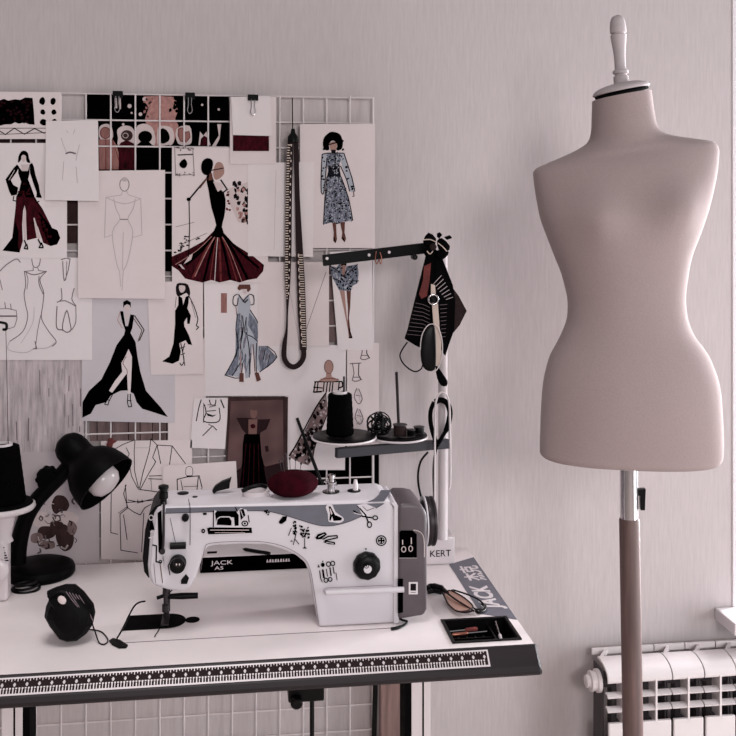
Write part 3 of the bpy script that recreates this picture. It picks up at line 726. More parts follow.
S = Sheet('paper_sketch', 'large line drawing of a tailored jacket with wide lapels', [(101,441),(192,440),(192,562),(101,559)], 2, PAPER2)
d = S.d.frame(90, 430, 5.66)
for a in ([(145,105),(190,80),(255,55)], [(255,55),(250,120),(252,230),(275,330)], [(345,50),(335,120),(300,240),(280,330)], [(345,50),(380,85),(465,90),(450,195)], [(465,90),(540,190)], [(205,100),(222,135),(215,150),(235,260),(270,330)], [(380,85),(355,155),(372,180),(330,250),(285,335)], [(380,85),(400,190)], [(145,105),(122,200),(118,580),(158,590)], [(205,310),(190,360),(215,440),(170,475),(175,680),(270,695)], [(215,395),(280,410),(390,380)], [(210,410),(385,395)], [(270,395),(272,415)], [(295,395),(297,410)], [(215,440),(250,465),(285,480),(310,440),(345,420)], [(305,470),(292,690)], [(190,480),(210,620)], [(335,260),(405,258)], [(330,275),(405,278)], [(275,335),(385,350)], [(200,310),(210,440)]):
    d.line(a, .75, DINK)
d.line([(345,280),(350,340)], .5, PENCIL); d.line([(160,470),(215,430)], .6, PENCIL); d.line([(260,100),(340,100)], .5, FAINT)
S.done()

S = Sheet('paper_sketch', 'landscape card with a pencil blouse sketch behind the machine', [(163,466),(236,461),(239,520),(163,520)], 5, PAPER2, 'drawing')
d = S.d.frame(160, 450, 6.133)
d.line([(160,110),(158,150),(180,165),(200,150),(198,110),(178,100),(160,110)], .6, PENCIL, 2); d.line([(165,160),(198,160)], 1.4, DINK); d.line([(105,180),(165,165),(240,158),(258,230)], .9, DINK); d.line([(105,180),(108,262)], .9, DINK); d.line([(128,185),(142,260)], .7, DINK); d.line([(235,165),(225,262)], .9, DINK); d.line([(145,225),(225,222)], .6, PENCIL); d.line([(258,230),(245,262)], .7, PENCIL); d.line([(140,250),(230,250)], .6, PENCIL)
S.done()

# --- binder clips, pins
def binder_clip(px, py, w, label):
    y0 = -0.0225 - 0.012
    p = W(px, py, y0); hw = w / 2 * 0.00235
    t = empty('binder_clip', (p.x, y0, p.z), label, 'clip', 'binder clips on the wire grid')
    mb = MB()
    pr = [(-0.006, 0.000), (0.006, 0.000), (0.009, 0.014), (0.0075, 0.014), (0.005, 0.002), (-0.005, 0.002), (-0.0075, 0.014), (-0.009, 0.014)]
    a = [(p.x - hw, y0 + 0.006 + q[0], p.z + 0.008 - q[1]) for q in pr]; b = [(p.x + hw, q[1], q[2]) for q in a]
    mb.prism([Vector(q) for q in a], [Vector(q) for q in b]); mb.build('spring', BLACK, t)
    mb = MB()
    mb.tube(cr([(p.x - hw*.35, y0 - 0.003, p.z - 0.004), (p.x - hw*.32, y0 - 0.005, p.z - 0.02), (p.x - hw*.5, y0 - 0.005, p.z - 0.033), (p.x, y0 - 0.005, p.z - 0.040), (p.x + hw*.5, y0 - 0.005, p.z - 0.033), (p.x + hw*.32, y0 - 0.005, p.z - 0.02), (p.x + hw*.35, y0 - 0.003, p.z - 0.004)], 4), 0.0011, 6)
    mb.build('wire_handle', CHROME, t, smooth=True)
binder_clip(117.5, 94.5, 9, 'black binder clip on the left half of the mood print')
binder_clip(190, 96, 9, 'black binder clip on the right half of the mood print')
binder_clip(253, 98, 10, 'black binder clip over the burgundy swatch card')
t = empty('push_pin', W(110, 449, -0.04), 'dark red bird shaped push pin above the desk lamp shade', 'pin')
p = W(110, 444, -0.035)
mb = MB(); mb.lathe((p.x, -0.026, p.z), (0, -1, 0), [(0.001, 0), (0.001, 0.006), (0.004, 0.007), (0.003, 0.012), (0.007, 0.014), (0.007, 0.018), (0.004, 0.020)], 12); mb.build('pin_head', REDP, t, smooth=True)
a = [W(q[0], q[1], -0.044) for q in [(108,452),(109,447),(107,443),(108,439),(112,438),(114,441),(117,441.5),(113,444),(112,448),(112.5,452)]]
mb = MB(); mb.prism(a, [q + Vector((0, 0.006, 0)) for q in a]); mb.build('bird_figure', REDP, t, bevel=0.001)

# ------------------------------------------------------------------ measuring tape hanging from a nail
ty = -0.043
tp = empty('measuring_tape', W(294, 366, ty), 'brown measuring tape hanging in a long loop from a cord', 'measuring tape')
def ribbon(edges, y, th=0.0012):
    """edges: list of (left px, right px, py)"""
    L = cr([(e[0], e[2]) for e in edges], 4); Rr = cr([(e[1], e[2]) for e in edges], 4)
    rings = [[W(a[0], a[1], y), W(b[0], b[1], y), W(b[0], b[1], y) + Vector((0, th, 0)), W(a[0], a[1], y) + Vector((0, th, 0))] for a, b in zip(L, Rr)]
    return rings, L, Rr
lefte = [(288,293,140),(286.5,293,155),(285.5,292,200),(285,291.5,250),(285,290.5,280),(286,289.5,295),(286.3,288.2,312),(285.5,287.8,330),(282.5,287,342),(281.5,286.5,352)]
righte = [(293,298,140),(294,299,165),(295,300,200),(296,303,250),(297,305,285),(298,306,315),(299.5,306.5,335),(300,306.8,350)]
ml = MB(); rg, L, Rr = ribbon(lefte, ty); ml.loft(rg)
arc = cr([(284,350),(284.3,358),(288,364.5),(294,367),(300,363.5),(303.5,357),(303.5,349)], 4)
ml.build('tape_band', DTAPE, tp)
mr = MB(); rg2, L2, R2 = ribbon(righte, ty + 0.004); mr.loft(rg2); mr.build('tape_band', DTAPE, tp)
mb = MB(); rr_ = []
for i, q in enumerate(arc):
    a = arc[max(i-1, 0)]; b = arc[min(i+1, len(arc)-1)]; tt = (b - a).normalized(); nn = Vector((-tt.y, tt.x)) * 2.6
    y = ty - 0.001 + 0.005 * i / (len(arc) - 1)
    rr_.append([W(q.x - nn.x, q.y - nn.y, y), W(q.x + nn.x, q.y + nn.y, y), W(q.x + nn.x, q.y + nn.y, y) + Vector((0, .0012, 0)), W(q.x - nn.x, q.y - nn.y, y) + Vector((0, .0012, 0))])
mb.loft(rr_); mb.build('tape_loop', DTAPE, tp)
dd = Draw(lambda px, py, k: W(px, py, ty - 0.0004 - k))
for i in range(64):
    y = 145 + i * 2.6
    if y > 300: break
    j = min(range(len(L)), key=lambda q: abs(L[q].y - y)); a, b = L[j].x, Rr[j].x
    dd.line([(a + .5, y), (a + (.45 if i % 5 else .62) * (b - a), y)], .9, CREAM)
    if i % 3 == 0: dd.line([(a + .72*(b-a), y - .6), (a + .72*(b-a), y + 1.2)], 1.0, CREAM)
dd.build('tape_marks', tp)
dd = Draw(lambda px, py, k: W(px, py, ty + 0.004 - 0.0004 - k))
for i in range(64):
    y = 255 + i * 2.4
    if y > 348: break
    j = min(range(len(L2)), key=lambda q: abs(L2[q].y - y)); a, b = L2[j].x, R2[j].x
    dd.line([(a + .35*(b-a), y), (b - .8, y)], .8, CREAM)
    if i % 3 == 0: dd.line([(a + .3*(b-a), y - 1), (a + .3*(b-a), y + 1.6)], 1.0, CREAM)
dd.build('tape_marks', tp)
mb = MB(); mb.tube([W(292.3, 98, -0.025), W(292.6, 128, ty), W(293, 136, ty)], 0.0012, 6); mb.build('hanging_cord', INK, tp)
mb = MB(); mb.lathe(W(293, 142, ty + .001), (0, 0, 1), [(0.013, 0), (0.012, 0.012), (0.006, 0.02), (0.004, 0.03)], 12); mb.build('clasp', BLACK, tp, smooth=True)

# ------------------------------------------------------------------ sewing table
TZ = 0.77
TX0, TX1 = -0.78, 0.533
TYB, TYF = -0.045, -0.569
tab = empty('sewing_table', (-0.1, -0.3, 0), 'white topped sewing table with a dark front edge and tape strip', 'table')
hx0, hx1, hy0, hy1 = 0.391, 0.512, -0.547, -0.450
xs = [TX0, hx0, hx1, TX1]; ys = [TYF, hy0, hy1, TYB]
mb = MB()
for zi, z in enumerate((TZ, TZ - 0.04)):
    for i in range(3):
        for j in range(3):
            if i == 1 and j == 1: continue
            mb.add([(xs[i], ys[j], z), (xs[i+1], ys[j], z), (xs[i+1], ys[j+1], z), (xs[i], ys[j+1], z)], [(0, 1, 2, 3)])
for (a, b) in (((TX0, TYF), (TX1, TYF)), ((TX1, TYF), (TX1, TYB)), ((TX1, TYB), (TX0, TYB)), ((TX0, TYB), (TX0, TYF)), ((hx0, hy0), (hx1, hy0)), ((hx1, hy0), (hx1, hy1)), ((hx1, hy1), (hx0, hy1)), ((hx0, hy1), (hx0, hy0))):
    mb.add([(*a, TZ), (*b, TZ), (*b, TZ - 0.04), (*a, TZ - 0.04)], [(0, 1, 2, 3)])
bmv = mb
top = mb.build('tabletop', TABLE, tab)
prof = [(TYF, TZ), (TYF - 0.004, TZ - 0.0005), (TYF - 0.030, TZ - 0.026), (TYF - 0.035, TZ - 0.033), (TYF - 0.035, TZ - 0.038), (TYF - 0.031, TZ - 0.042), (TYF, TZ - 0.042)]
mb = MB()
mb.loft([[(x, y, z) for y, z in prof] for x in (TX0, TX1)] + [[(TX1 + .0045, y + .002, z - .002 if z > TZ - .03 else z) for y, z in prof]])
band = mb.build('front_edge', BAND, tab)
mb = MB(); mb.box((TX1 - 0.0015, TYF, TZ - 0.04), (TX1 + 0.001, TYB, TZ - 0.003)); mb.build('edge_trim', BAND, tab)
# tape strip stuck on the sloping edge
a0 = Vector((0, TYF - 0.0065, TZ - 0.003)); a1 = Vector((0, TYF - 0.0275, TZ - 0.0235))
sl = (a1 - a0); nrm = Vector((0, -sl.z, sl.y)); nrm = nrm.normalized()
if nrm.z < 0: nrm = -nrm
TXE = W(489, 660, TYF - 0.017).x
def smap(u, v, k):                # u metres along X, v 0..1 across the strip
    p = a0 + sl * v; return Vector((u, p.y, p.z)) + nrm * (0.0005 + k)
strip = MB()
fr = [smap(TX0 + 0.01, 0, .0004), smap(TXE, 0, .0004), smap(TXE, 1, .0004), smap(TX0 + 0.01, 1, .0004)]
strip.prism(fr, [p - nrm * 0.0008 for p in fr]); st = strip.build('tape_strip', WENAMEL, band)
ds = Draw(smap)
ds.frame(0, 0, 1)
def q4(u0, u1, v0, v1, m): ds.fill([(u0, v0), (u1, v0), (u1, v1), (u0, v1)], m)
ds.k = 14
q4(TX0 + 0.01, TXE - 0.003, 0.09, 0.90, DTAPE)
u = TX0 + 0.015; i = 0
dmk = []
while u < TXE - 0.006:
    w = 0.0026 if i % 2 else 0.0036
    dmk.append((u, w, i)); u += 0.0050; i += 1
ds.k = 20
for (u, w, i) in dmk:
    ds.k = 20; q4(u, u + w * .55, 0.62 if i % 3 else 0.70, 0.91, WENAMEL)
    ds.k = 20; q4(u + 0.0012, u + 0.0026, 0.08, 0.18 + 0.06 * (i % 2), WENAMEL)
    ds.k = 22; q4(u - 0.0006, u + 0.0024, 0.58, 0.66, WENAMEL)
    if i % 4 == 0:
        ds.k = 22; q4(u, u + 0.0045, 0.38, 0.46, WENAMEL)
        ds.k = 22; q4(u + 0.001, u + 0.0035, 0.32, 0.52, WENAMEL)
ds.build('tape_pattern', st)
# lettered strip on the right edge
mb = MB(); z = TZ + 0.0006
pts = [(0.468, -0.150, z), (0.5325, -0.112, z), (0.5325, -0.462, z), (0.471, -0.425, z)]
mb.prism([Vector(p) for p in pts], [Vector((p[0], p[1], z - 0.0008)) for p in pts]); dec = mb.build('lettered_strip', MBLUE, tab)
text_part('JACK', 'lettering', WENAMEL, dec, (0.5165, -0.402, z + 0.0003), (0, 1, 0), (-1, 0, 0), 0.050, spacing=1.0, shear=0.15, bold=.0016)
text_part('杰克', 'lettering', WENAMEL, dec, (0.5225, -0.255, z + 0.0003), (0, 1, 0), (-1, 0, 0), 0.046, spacing=0.95, bold=.0010)
# recessed tool tray
mb = MB(); zt = TZ - 0.032
mb.box((hx0, hy0, zt - 0.003), (hx1, hy1, zt))
for (a, b, c, e) in ((hx0, hx0 + .003, hy0, hy1), (hx1 - .003, hx1, hy0, hy1), (hx0, hx1, hy0, hy0 + .003), (hx0, hx1, hy1 - .003, hy1)): mb.box((a, c, zt), (b, e, TZ + 0.001))
mb.box((hx0, hy0 + 0.048, zt), (hx1 - 0.035, hy0 + 0.051, TZ - 0.014)); mb.box((hx1 - 0.036, hy0, zt), (hx1 - 0.033, hy1, TZ - 0.010))
mb.build('tool_tray', BLACK, tab)
mb = MB()
for (a, b, c, e) in ((hx0 - .004, hx0 + .002, hy0 - .004, hy1 + .004), (hx1 - .002, hx1 + .004, hy0 - .004, hy1 + .004), (hx0, hx1, hy0 - .004, hy0 + .002), (hx0, hx1, hy1 - .002, hy1 + .004)): mb.box((a, c, TZ + 0.0002), (b, e, TZ + 0.0026))
mb.build('tray_rim', BLACK, tab, bevel=0.0006)
# legs
def leg(xc, side):
    mb = MB(); x0, x1 = xc - 0.018, xc + 0.018; y = -0.47
    mb.box((x0, y, 0.05), (x1, y + 0.003, TZ - 0.04)); ob = mb.build('leg', WENAMEL, tab, bevel=0.001)
    mb = MB()
    xb = x0 - 0.012 if side > 0 else x1
    mb.box((xb, y + 0.001, 0.05), (xb + 0.012, y + 0.06, TZ - 0.04)); mb.build('inner_channel', BLACKM, ob)
    dd = Draw(lambda px, py, k: Vector((px, y - 0.0004 - k, py))); dd.frame(0, 0, 1)
    xs_ = xc + 0.004
    dd.fill([(xs_ - .0016, 0.30), (xs_ + .0016, 0.30), (xs_ + .0016, 0.69), (xs_ - .0016, 0.69)], INK)
    dd.ell((xs_ - 0.001, 0.692), 0.0055, 0.005, INK)
    dd.build('slot', ob)
    mb = MB(); mb.box((xc - 0.022, -0.56, 0.0), (xc + 0.022, -0.08, 0.05)); mb.build('foot', WENAMEL, ob, bevel=0.006)
    return ob
xl = W(421, 700, -0.47).x; xk = W(12, 720, -0.47).x
leg(xl, 1); leg(xk, -1)
mb = MB(); mb.box((xk, -0.30, 0.20), (xl, -0.27, 0.24)); mb.build('crossbar', BLACKM, tab, bevel=0.003)

# knee lifter under the table, black cable and a plank behind
kl = empty('knee_lifter', W(312, 700, -0.50), 'black knee lifter bracket and rod under the table front', 'knee lifter')
p = W(306, 694, -0.52); mb = MB()
mb.box((p.x - 0.032, -0.53, p.z - 0.010), (p.x + 0.032, -0.48, TZ - 0.042)); mb.build('bracket', BLACK, kl, bevel=0.003)
mb = MB(); q = W(296, 698, -0.52); mb.lathe((q.x, -0.545, q.z), (0, 1, 0), [(0.008, 0), (0.011, 0.004), (0.011, 0.03)], 12); mb.build('clamp_knob', BLACK, kl, smooth=True)
q = W(312, 699, -0.50); mb = MB(); mb.tube([q, q - Vector((0, 0, 0.26))], 0.0042, 8); mb.build('rod', BLACK, kl)
mb = MB(); mb.box((q.x - 0.045, -0.515, q.z - 0.36), (q.x + 0.045, -0.485, q.z - 0.25)); mb.build('knee_pad', BLACKM, kl, bevel=0.008)
mb = MB(); c0 = W(376, 690, -0.40)
mb.tube(cr([(c0.x, -0.40, TZ - 0.042), (c0.x - .002, -0.40, 0.6), (c0.x - .01, -0.39, 0.3), (c0.x - .03, -0.35, 0.01), (c0.x - .2, -0.3, 0.008)], 6), 0.0052, 8)
tag(mb.build('power_cable', BLACK, smooth=True), 'black cable hanging under the table near the right leg', 'cable')
p0 = W(379, 700, -0.02); p1 = W(403, 700, -0.02)
mb = MB(); mb.box((p0.x, -0.042, 0.0), (p1.x, -0.024, 0.66))
tag(mb.build('wooden_board', BWOOD, bevel=0.002), 'narrow weathered brown board standing against the wall under the table', 'board')

# ------------------------------------------------------------------ sewing machine
YF, YB = -0.45, -0.335
ZT = W(275, 503, YF).z
mac = empty('sewing_machine', (0.08, -0.39, TZ), 'white industrial sewing machine with stickers and grey motor housing', 'sewing machine')
mm = lambda px, py, k: W(px, py, YF - 0.0007 - k)
out = [(163,506),(225,504.5),(300,502.5),(384,500.5),(391,502),(395,510),(396.5,560),(397,629.5),(330,629.5),(319,629),(316,612),(312.5,592),(309.5,574),(305,563),(296,555.5),(282,549.5),(266,545),(240,544.5),(215,545.5),(207,547.5),(203.5,553),(200.5,564),(196,577),(190,588),(182,591.5),(168,590),(156,586.5),(149,579),(147.5,566),(150,535),(154,514),(158,508)]
fr = [W(q[0], q[1], YF) for q in out]
ztop = ZT
for v in fr:
    if v.z > ztop - 0.004: v.z = ztop
    if v.z < TZ + 0.006: v.z = TZ + 0.0015
bk = [Vector((v.x, YB, v.z)) for v in fr]
mb = MB(); mb.prism(fr, bk)
body = mb.build('body', MBODY, mac, bevel=0.0055, seg=3, angle=25, smooth=True)
# pillar foot pad / bed
mb = MB(); bx0 = T(122, 640).x
mb.box((bx0, -0.468, TZ + 0.0001), (0.300, -0.288, TZ + 0.0006)); mb.build('bed_plate', TABLE, mac)
mb = MB(); mb.box((bx0, -0.4692, TZ + 0.0001), (0.300, -0.4680, TZ + 0.0007)); mb.build('bed_seam', PENCIL, mac)
pl = []
xa, xb_ = T(124, 620).x, T(186, 620).x
for i in range(13):
    a = -math.pi/2 + math.pi * i / 12
    pl.append(Vector((xb_ - 0.034 + 0.034 * math.cos(a), -0.383 + 0.034 * math.sin(a), TZ + 0.002)))
pl += [Vector((xa + 0.008, -0.349, TZ + 0.002)), Vector((xa, -0.417, TZ + 0.002))]
mb = MB(); mb.prism(pl, [p - Vector((0, 0, 0.001)) for p in pl]); npl = mb.build('slide_plate', BLACKM, mac)
mb = MB(); c = T(192.5, 620.5); mb.lathe((c.x, c.y, TZ + 0.001), (0, 0, 1), [(0.0135, 0), (0.0135, 0.0012), (0.011, 0.0016)], 18); mb.build('bed_plug', BLACKM, mac)
# face plate on the left end
fp = [(149,579),(144,572),(142.5,558),(145,530),(149,514),(155,506.5),(161,504),(165,508),(156,520),(151,545)]
f1 = [W(q[0], q[1], YF + 0.008) for q in fp]
mb = MB(); mb.prism(f1, [Vector((v.x, YB + 0.01, v.z)) for v in f1]); mb.build('face_plate', BLACK, mac, bevel=0.002)
fp = [(153,584),(150,570),(153,535),(157,512),(162,505),(166,507),(163,530),(164,560),(164,586)]
f1 = [W(q[0], q[1], YF - 0.004) for q in fp]
mb = MB(); mb.prism(f1, [Vector((v.x, YF + 0.004, v.z)) for v in f1]); mb.build('head_cover', MBODY, mac, bevel=0.002)
# blue grey upper panel following the curve of the arm
dd = Draw(mm); dd.frame(0, 0, 1)
low = cr([(163,513.5),(225,511.5),(262,511),(280,514),(300,520),(317,525),(330,526),(345,523),(360,517),(374,509.5),(384,503.5)], 4)
pan = [(164,507.5),(225,506),(300,504.6),(384,502.5)]
pan = [(164,508.3),(225,507),(300,505.6),(383,503.2)] + [(q.x, q.y) for q in reversed(low)]
vs_ = [mm(q[0], q[1], 0) for q in pan]
mb = MB(); mb.prism(vs_, [v + Vector((0, .0012, 0)) for v in vs_]); mb.build('blue_panel', MBLUE, mac)
dd.k = 8
dd.line([(q.x, q.y) for q in low], .5, DINK)
dd.build('panel_line', mac)
mb = MB(); sh = [T(q[0], q[1], ZT + 0.0006) for q in [(368,501.5),(384,501),(388,495.5),(391,490),(381,490),(378.5,495),(374,499)]]
mb.prism(sh, [v - Vector((0, 0, .001)) for v in sh]); mb.build('shoulder_panel', MBLUE, mac)
# motor housing
f1 = [W(q[0], q[1], YF - 0.006) for q in [(397.5,620),(397.5,506),(402,503.5),(412,503.5),(420,505),(425,509),(427.3,516),(427.3,610),(424,616)]]
mb = MB(); mb.prism(f1, [Vector((v.x, YB - 0.005, v.z)) for v in f1]); mot = mb.build('motor_housing', MGREY, mac, bevel=0.008, seg=3, angle=30, smooth=True)
f1 = [W(q[0], q[1], YF - 0.003) for q in [(393.5,629),(394,507),(391,503),(395,502),(398.5,506),(398.8,629)]]
for v in f1:
    if v.z < TZ + .006: v.z = TZ + .0015
mb = MB(); mb.prism(f1, [Vector((v.x, YB - 0.002, v.z)) for v in f1]); mb.build('white_spacer', MBODY, mac, bevel=0.0015)
mb = MB(); hw = W(427.3, 521, YF + 0.055)
mb.lathe((hw.x, YF + 0.055, hw.z), (1, 0, 0), [(0.036, -0.010), (0.045, -0.006), (0.047, -0.003), (0.047, 0.002), (0.045, 0.003), (0.045, 0.006), (0.047, 0.007), (0.047, 0.011), (0.041, 0.014), (0.020, 0.015)], 36)
mb.build('hand_wheel', STEEL, mac, smooth=True)
mb = MB(); mb.lathe((hw.x + .0002, YF + 0.055, hw.z), (1, 0, 0), [(0.048, -0.0085), (0.0486, -0.007), (0.048, -0.0055)], 36); mb.build('wheel_rim', MBODY, mac, smooth=True)
dd = Draw(lambda px, py, k: W(px, py, YF - 0.0068 - k)); dd.frame(370, 470, 4.6)
dd.fill([(135,285),(145,278),(195,278),(215,295),(216,405),(135,405)], INK); dd.line([(216,405),(135,405)], .4, FAINT); dd.line([(200,276),(230,285),(248,315),(250,400)], .8, HALO, 3)
dd.line([(150,322),(150,342)], .9, HALO); dd.line([(190,312),(190,340)], .9, HALO)
dd.ring((155,365), 10, 13, .9, HALO, 8); dd.ring((187,362), 9, 13, .9, HALO, 8)
dd.build('display', mot)
dd = Draw(lambda px, py, k: W(px, py, YF - 0.0068 - k)); dd.frame(370, 470, 4.6)
dd.fill([(178,515),(220,515),(220,572),(178,572)], WENAMEL); dd.fill([(186,523),(212,523),(212,555),(186,555)], DINK); dd.line([(188,563),(210,563)], .5, DINK)
dd.build('white_sticker', mot)
dd = Draw(lambda px, py, k: W(px, py, YF - 0.0068 - k)); dd.frame(370, 470, 4.6)
dd.fill([(128,500),(152,500),(152,655),(128,660)], INK); dd.build('black_slot', mot)
# lever, dial
a = W(326, 592.5, YF - 0.012); b = W(404, 589.5, YF - 0.018)
mb = MB(); mb.tube([a + Vector((0, .01, 0)), a, b], [0.004, 0.0052, 0.0052], 10); mb.build('reverse_lever', MBODY, mac, smooth=True)
c = W(366.5, 565, YF)
mb = MB(); pr = [(0.025, 0), (0.0255, 0.004), (0.0235, 0.012), (0.021, 0.016), (0.010, 0.017)]
n = 40; rings = []
for r_, h in pr:
    rings.append([Vector((c.x + r_ * (1 + (.035 if (k // 2) % 2 and h < .013 else 0)) * math.cos(2*math.pi*k/n), c.y - h, c.z + r_ * (1 + (.035 if (k // 2) % 2 and h < .013 else 0)) * math.sin(2*math.pi*k/n))) for k in range(n)])
mb.loft(rings); dial = mb.build('stitch_dial', BLACK, mac, smooth=True)
mb = MB(); mb.lathe((c.x, c.y - 0.0168, c.z - .002), (0, -1, 0), [(0.0075, 0), (0.0075, 0.0012), (0.006, 0.0014)], 18); db = mb.build('dial_badge', MBODY, dial)
dd = Draw(lambda px, py, k: W(px, py, YF - 0.0183 - k)); dd.frame(0, 0, 1); dd.ring((366.5, 566), 2.2, 2.2, .7, INK, 12); dd.ell((366.5, 566), .8, .8, INK, 8); dd.build('dial_mark', dial)
# stickers on the arm
dd = Draw(mm); dd.frame(200, 495, 7.36); dd.k = 10
dd.fill([(55,240),(105,235),(105,110),(130,125),(270,125),(300,95),(345,110),(350,195),(375,210),(380,240),(380,285),(55,290)], MBODY)
dd.fill([(52,245),(70,238),(380,240),(384,280),(60,290)], INK); dd.line([(75,258),(360,258)], .7, HALO); dd.line([(110,278),(330,276)], .4, HALO)
dd.fill([(110,135),(125,118),(265,118),(285,150),(285,225),(255,228),(250,165),(150,160),(118,200)], INK); dd.fill([(120,220),(128,180),(150,165),(215,165),(232,190),(232,225)], INK); dd.line([(118,225),(125,178),(150,160),(220,160),(240,190),(240,228)], .8, MBODY)
dd.line([(100,115),(98,235)], 1.0, INK); dd.ring((330,210), 22, 18, 1.2, INK, 10); dd.ell((330,210), 9, 8, INK, 8); dd.fill([(290,110),(320,100),(335,150),(300,185)], INK); dd.line([(300,115),(318,160)], .6, MBODY); dd.line([(260,90),(275,120)], 1, INK); dd.line([(355,150),(362,200)], 1, INK)
dd.build('machine_sticker', mac)
dd = Draw(mm); dd.frame(200, 495, 7.36); dd.k = 10
dd.fill([(22,132),(48,130),(50,146),(22,148)], INK); dd.ell((24,265), 15, 17, INK, 10); dd.ell((24,265), 5, 5, FAINT, 8); dd.build('screw_heads', mac)
dd = Draw(mm); dd.frame(200, 495, 7.36); dd.k = 10
dd.fill([(580,195),(610,158),(642,155),(635,190),(605,212),(585,212)], INK); dd.speck([(470,110),(510,110),(510,150),(470,150)], 8, 10, INK); dd.build('leaf_sticker', mac)
dd = Draw(mm); dd.frame(260, 450, 5.257); dd.k = 10
dd.speck([(170,375),(190,375),(198,440),(175,445)], 20, 8, INK); dd.speck([(205,395),(260,410),(260,460),(215,465)], 30, 8, INK); dd.line([(165,410),(150,450)], .8, INK); dd.line([(190,440),(175,498)], .8, INK); dd.line([(185,470),(205,495)], .8, INK); dd.line([(235,465),(235,515)], .8, INK); dd.fill([(222,518),(248,518),(236,508)], INK); dd.fill([(158,482),(174,482),(166,474)], INK)
dd.build('dress_stand_sticker', mac)
dd = Draw(mm); dd.frame(300, 495, 7.01); dd.k = 10
dd.fill([(180,85),(205,58),(230,75),(250,120),(300,155),(305,180),(275,196),(225,190),(200,185),(195,130)], MBODY, 2); dd.fill([(200,80),(215,80),(245,140),(295,160),(290,178),(235,182),(225,150),(215,180),(205,178),(210,130)], INK); dd.fill([(208,95),(214,95),(228,130),(218,140)], HALO)
dd.build('shoe_sticker', mac)
dd = Draw(mm); dd.frame(300, 495, 7.01); dd.k = 10
dd.fill([(400,70),(460,60),(530,90),(535,120),(480,150),(440,145)], MBODY); dd.line([(375,110),(440,150),(505,160)], 1.4, INK); dd.line([(378,125),(430,140)], .8, MBODY); dd.line([(420,95),(460,140),(480,195)], 1.4, INK); dd.ring((528,160), 17, 14, 1.1, INK, 10); dd.ring((487,208), 15, 20, 1.1, INK, 10); dd.line([(440,80),(470,110),(520,90)], .8, PENCIL); dd.line([(400,75),(420,95)], .8, INK)
dd.build('scissors_sticker', mac)
dd = Draw(mm); dd.frame(300, 495, 7.01); dd.k = 10
dd.fill([(108,300),(125,275),(175,260),(190,275),(150,310),(115,312)], INK); dd.line([(160,310),(200,290),(260,285),(262,300),(175,320)], 1.3, INK); dd.fill([(160,330),(185,320),(245,330),(248,348),(200,345)], INK); dd.line([(130,295),(170,275)], .6, MBODY); dd.line([(185,332),(235,340)], .6, MBODY)
dd.build('gloves_sticker', mac)
dd = Draw(mm); dd.frame(300, 495, 7.01); dd.k = 10
dd.ell((570,320), 38, 38, INK, 18); dd.ring((570,320), 27, 27, .8, MBODY, 14)
for c_ in ((560,310), (580,310), (560,330), (580,330)): dd.ell(c_, 5, 5, MBODY, 6)
dd.ell((462,378), 6, 6, INK, 8); dd.build('button_sticker', mac)
dd = Draw(mm); dd.frame(300, 495, 7.01); dd.k = 10
dd.fill([(122,508),(130,485),(140,508)], INK); dd.ell((160,490), 14, 16, INK, 9); dd.line([(160,470),(160,462)], .9, INK); dd.ring((200,485), 15, 16, 1, INK, 10); dd.ring((230,480), 14, 16, 1, INK, 10)
for x, y0, y1, w_ in ((138,530,590,1.0), (160,525,580,1.9), (185,520,570,.9), (210,510,565,1.4), (232,505,550,1.0), (252,545,595,.8), (148,590,610,.8)): dd.line([(x, y0), (x + 8, y1)], w_, INK)
dd.ring((182,598), 14, 15, 1, INK, 10); dd.ring((212,592), 13, 14, 1, INK, 10); dd.build('tools_sticker', mac)
# groove round the throat and along the pillar
dd = Draw(mm); dd.frame(0, 0, 1); dd.k = 6
dd.line([(201,570),(204.5,549),(211,543.2),(240,541.5),(264,542),(285,547),(303,557.5),(310,569),(314,590),(318.5,622)], .5, PENCIL, 4); dd.line([(326,588),(395,585)], .45, PENCIL); dd.build('seam_line', mac)
# head details
def knob(px, py, r_px, h, m, name, y=YF, n=18):
    c = W(px, py, y); r_ = r_px * 0.00186; mb = MB()
    mb.lathe((c.x, y, c.z), (0, -1, 0), [(r_, 0), (r_, h * .3), (r_ * .8, h * .35), (r_ * .8, h * .5), (r_ * .95, h * .55), (r_ * .9, h), (r_ * .4, h * 1.05)], n)
    return mb.build(name, m, mac, smooth=True)
tk = knob(178, 562.5, 8.2, 0.020, BLACK, 'tension_dial')
dd = Draw(lambda px, py, k: W(px, py, YF - 0.0215 - k)); dd.frame(0, 0, 1); dd.ring((178,562.5), 4.6, 4.6, .7, STEEL, 12); dd.ell((176.5,564.5), .8, 1.2, HALO, 6); dd.ell((179.5,564.5), .8, 1.2, HALO, 6); dd.build('dial_mark', tk)
mb = MB(); mb.tube([W(170, 546, YF - .006), W(186, 545.5, YF - .006)], 0.0062, 10); mb.build('thread_guide_bar', BLACK, mac, smooth=True)
dd = Draw(mm); dd.frame(0, 0, 1); dd.k = 8; dd.ell((177,546), 2.2, 1.1, HALO, 8); dd.line([(170,575),(168,566),(172,558)], .9, INK); dd.build('check_spring', mac)
knob(185.5, 517, 3.6, 0.010, BLACK, 'thread_guide')
mb = MB(); f1 = [W(q[0], q[1], YF - .0006) for q in [(181,580),(186,574),(189,578),(187,584),(181,584)]]; mb.prism(f1, [v + Vector((0, .002, 0)) for v in f1]); mb.build('rubber_stop', BLACK, mac)
dd = Draw(lambda px, py, k: W(px, py, YF - .0045 - k)); dd.frame(0, 0, 1)
dd.fill([(157.5,513),(161.5,510),(162.5,545),(161,554),(158.5,552)], INK); dd.build('takeup_slot', mac)
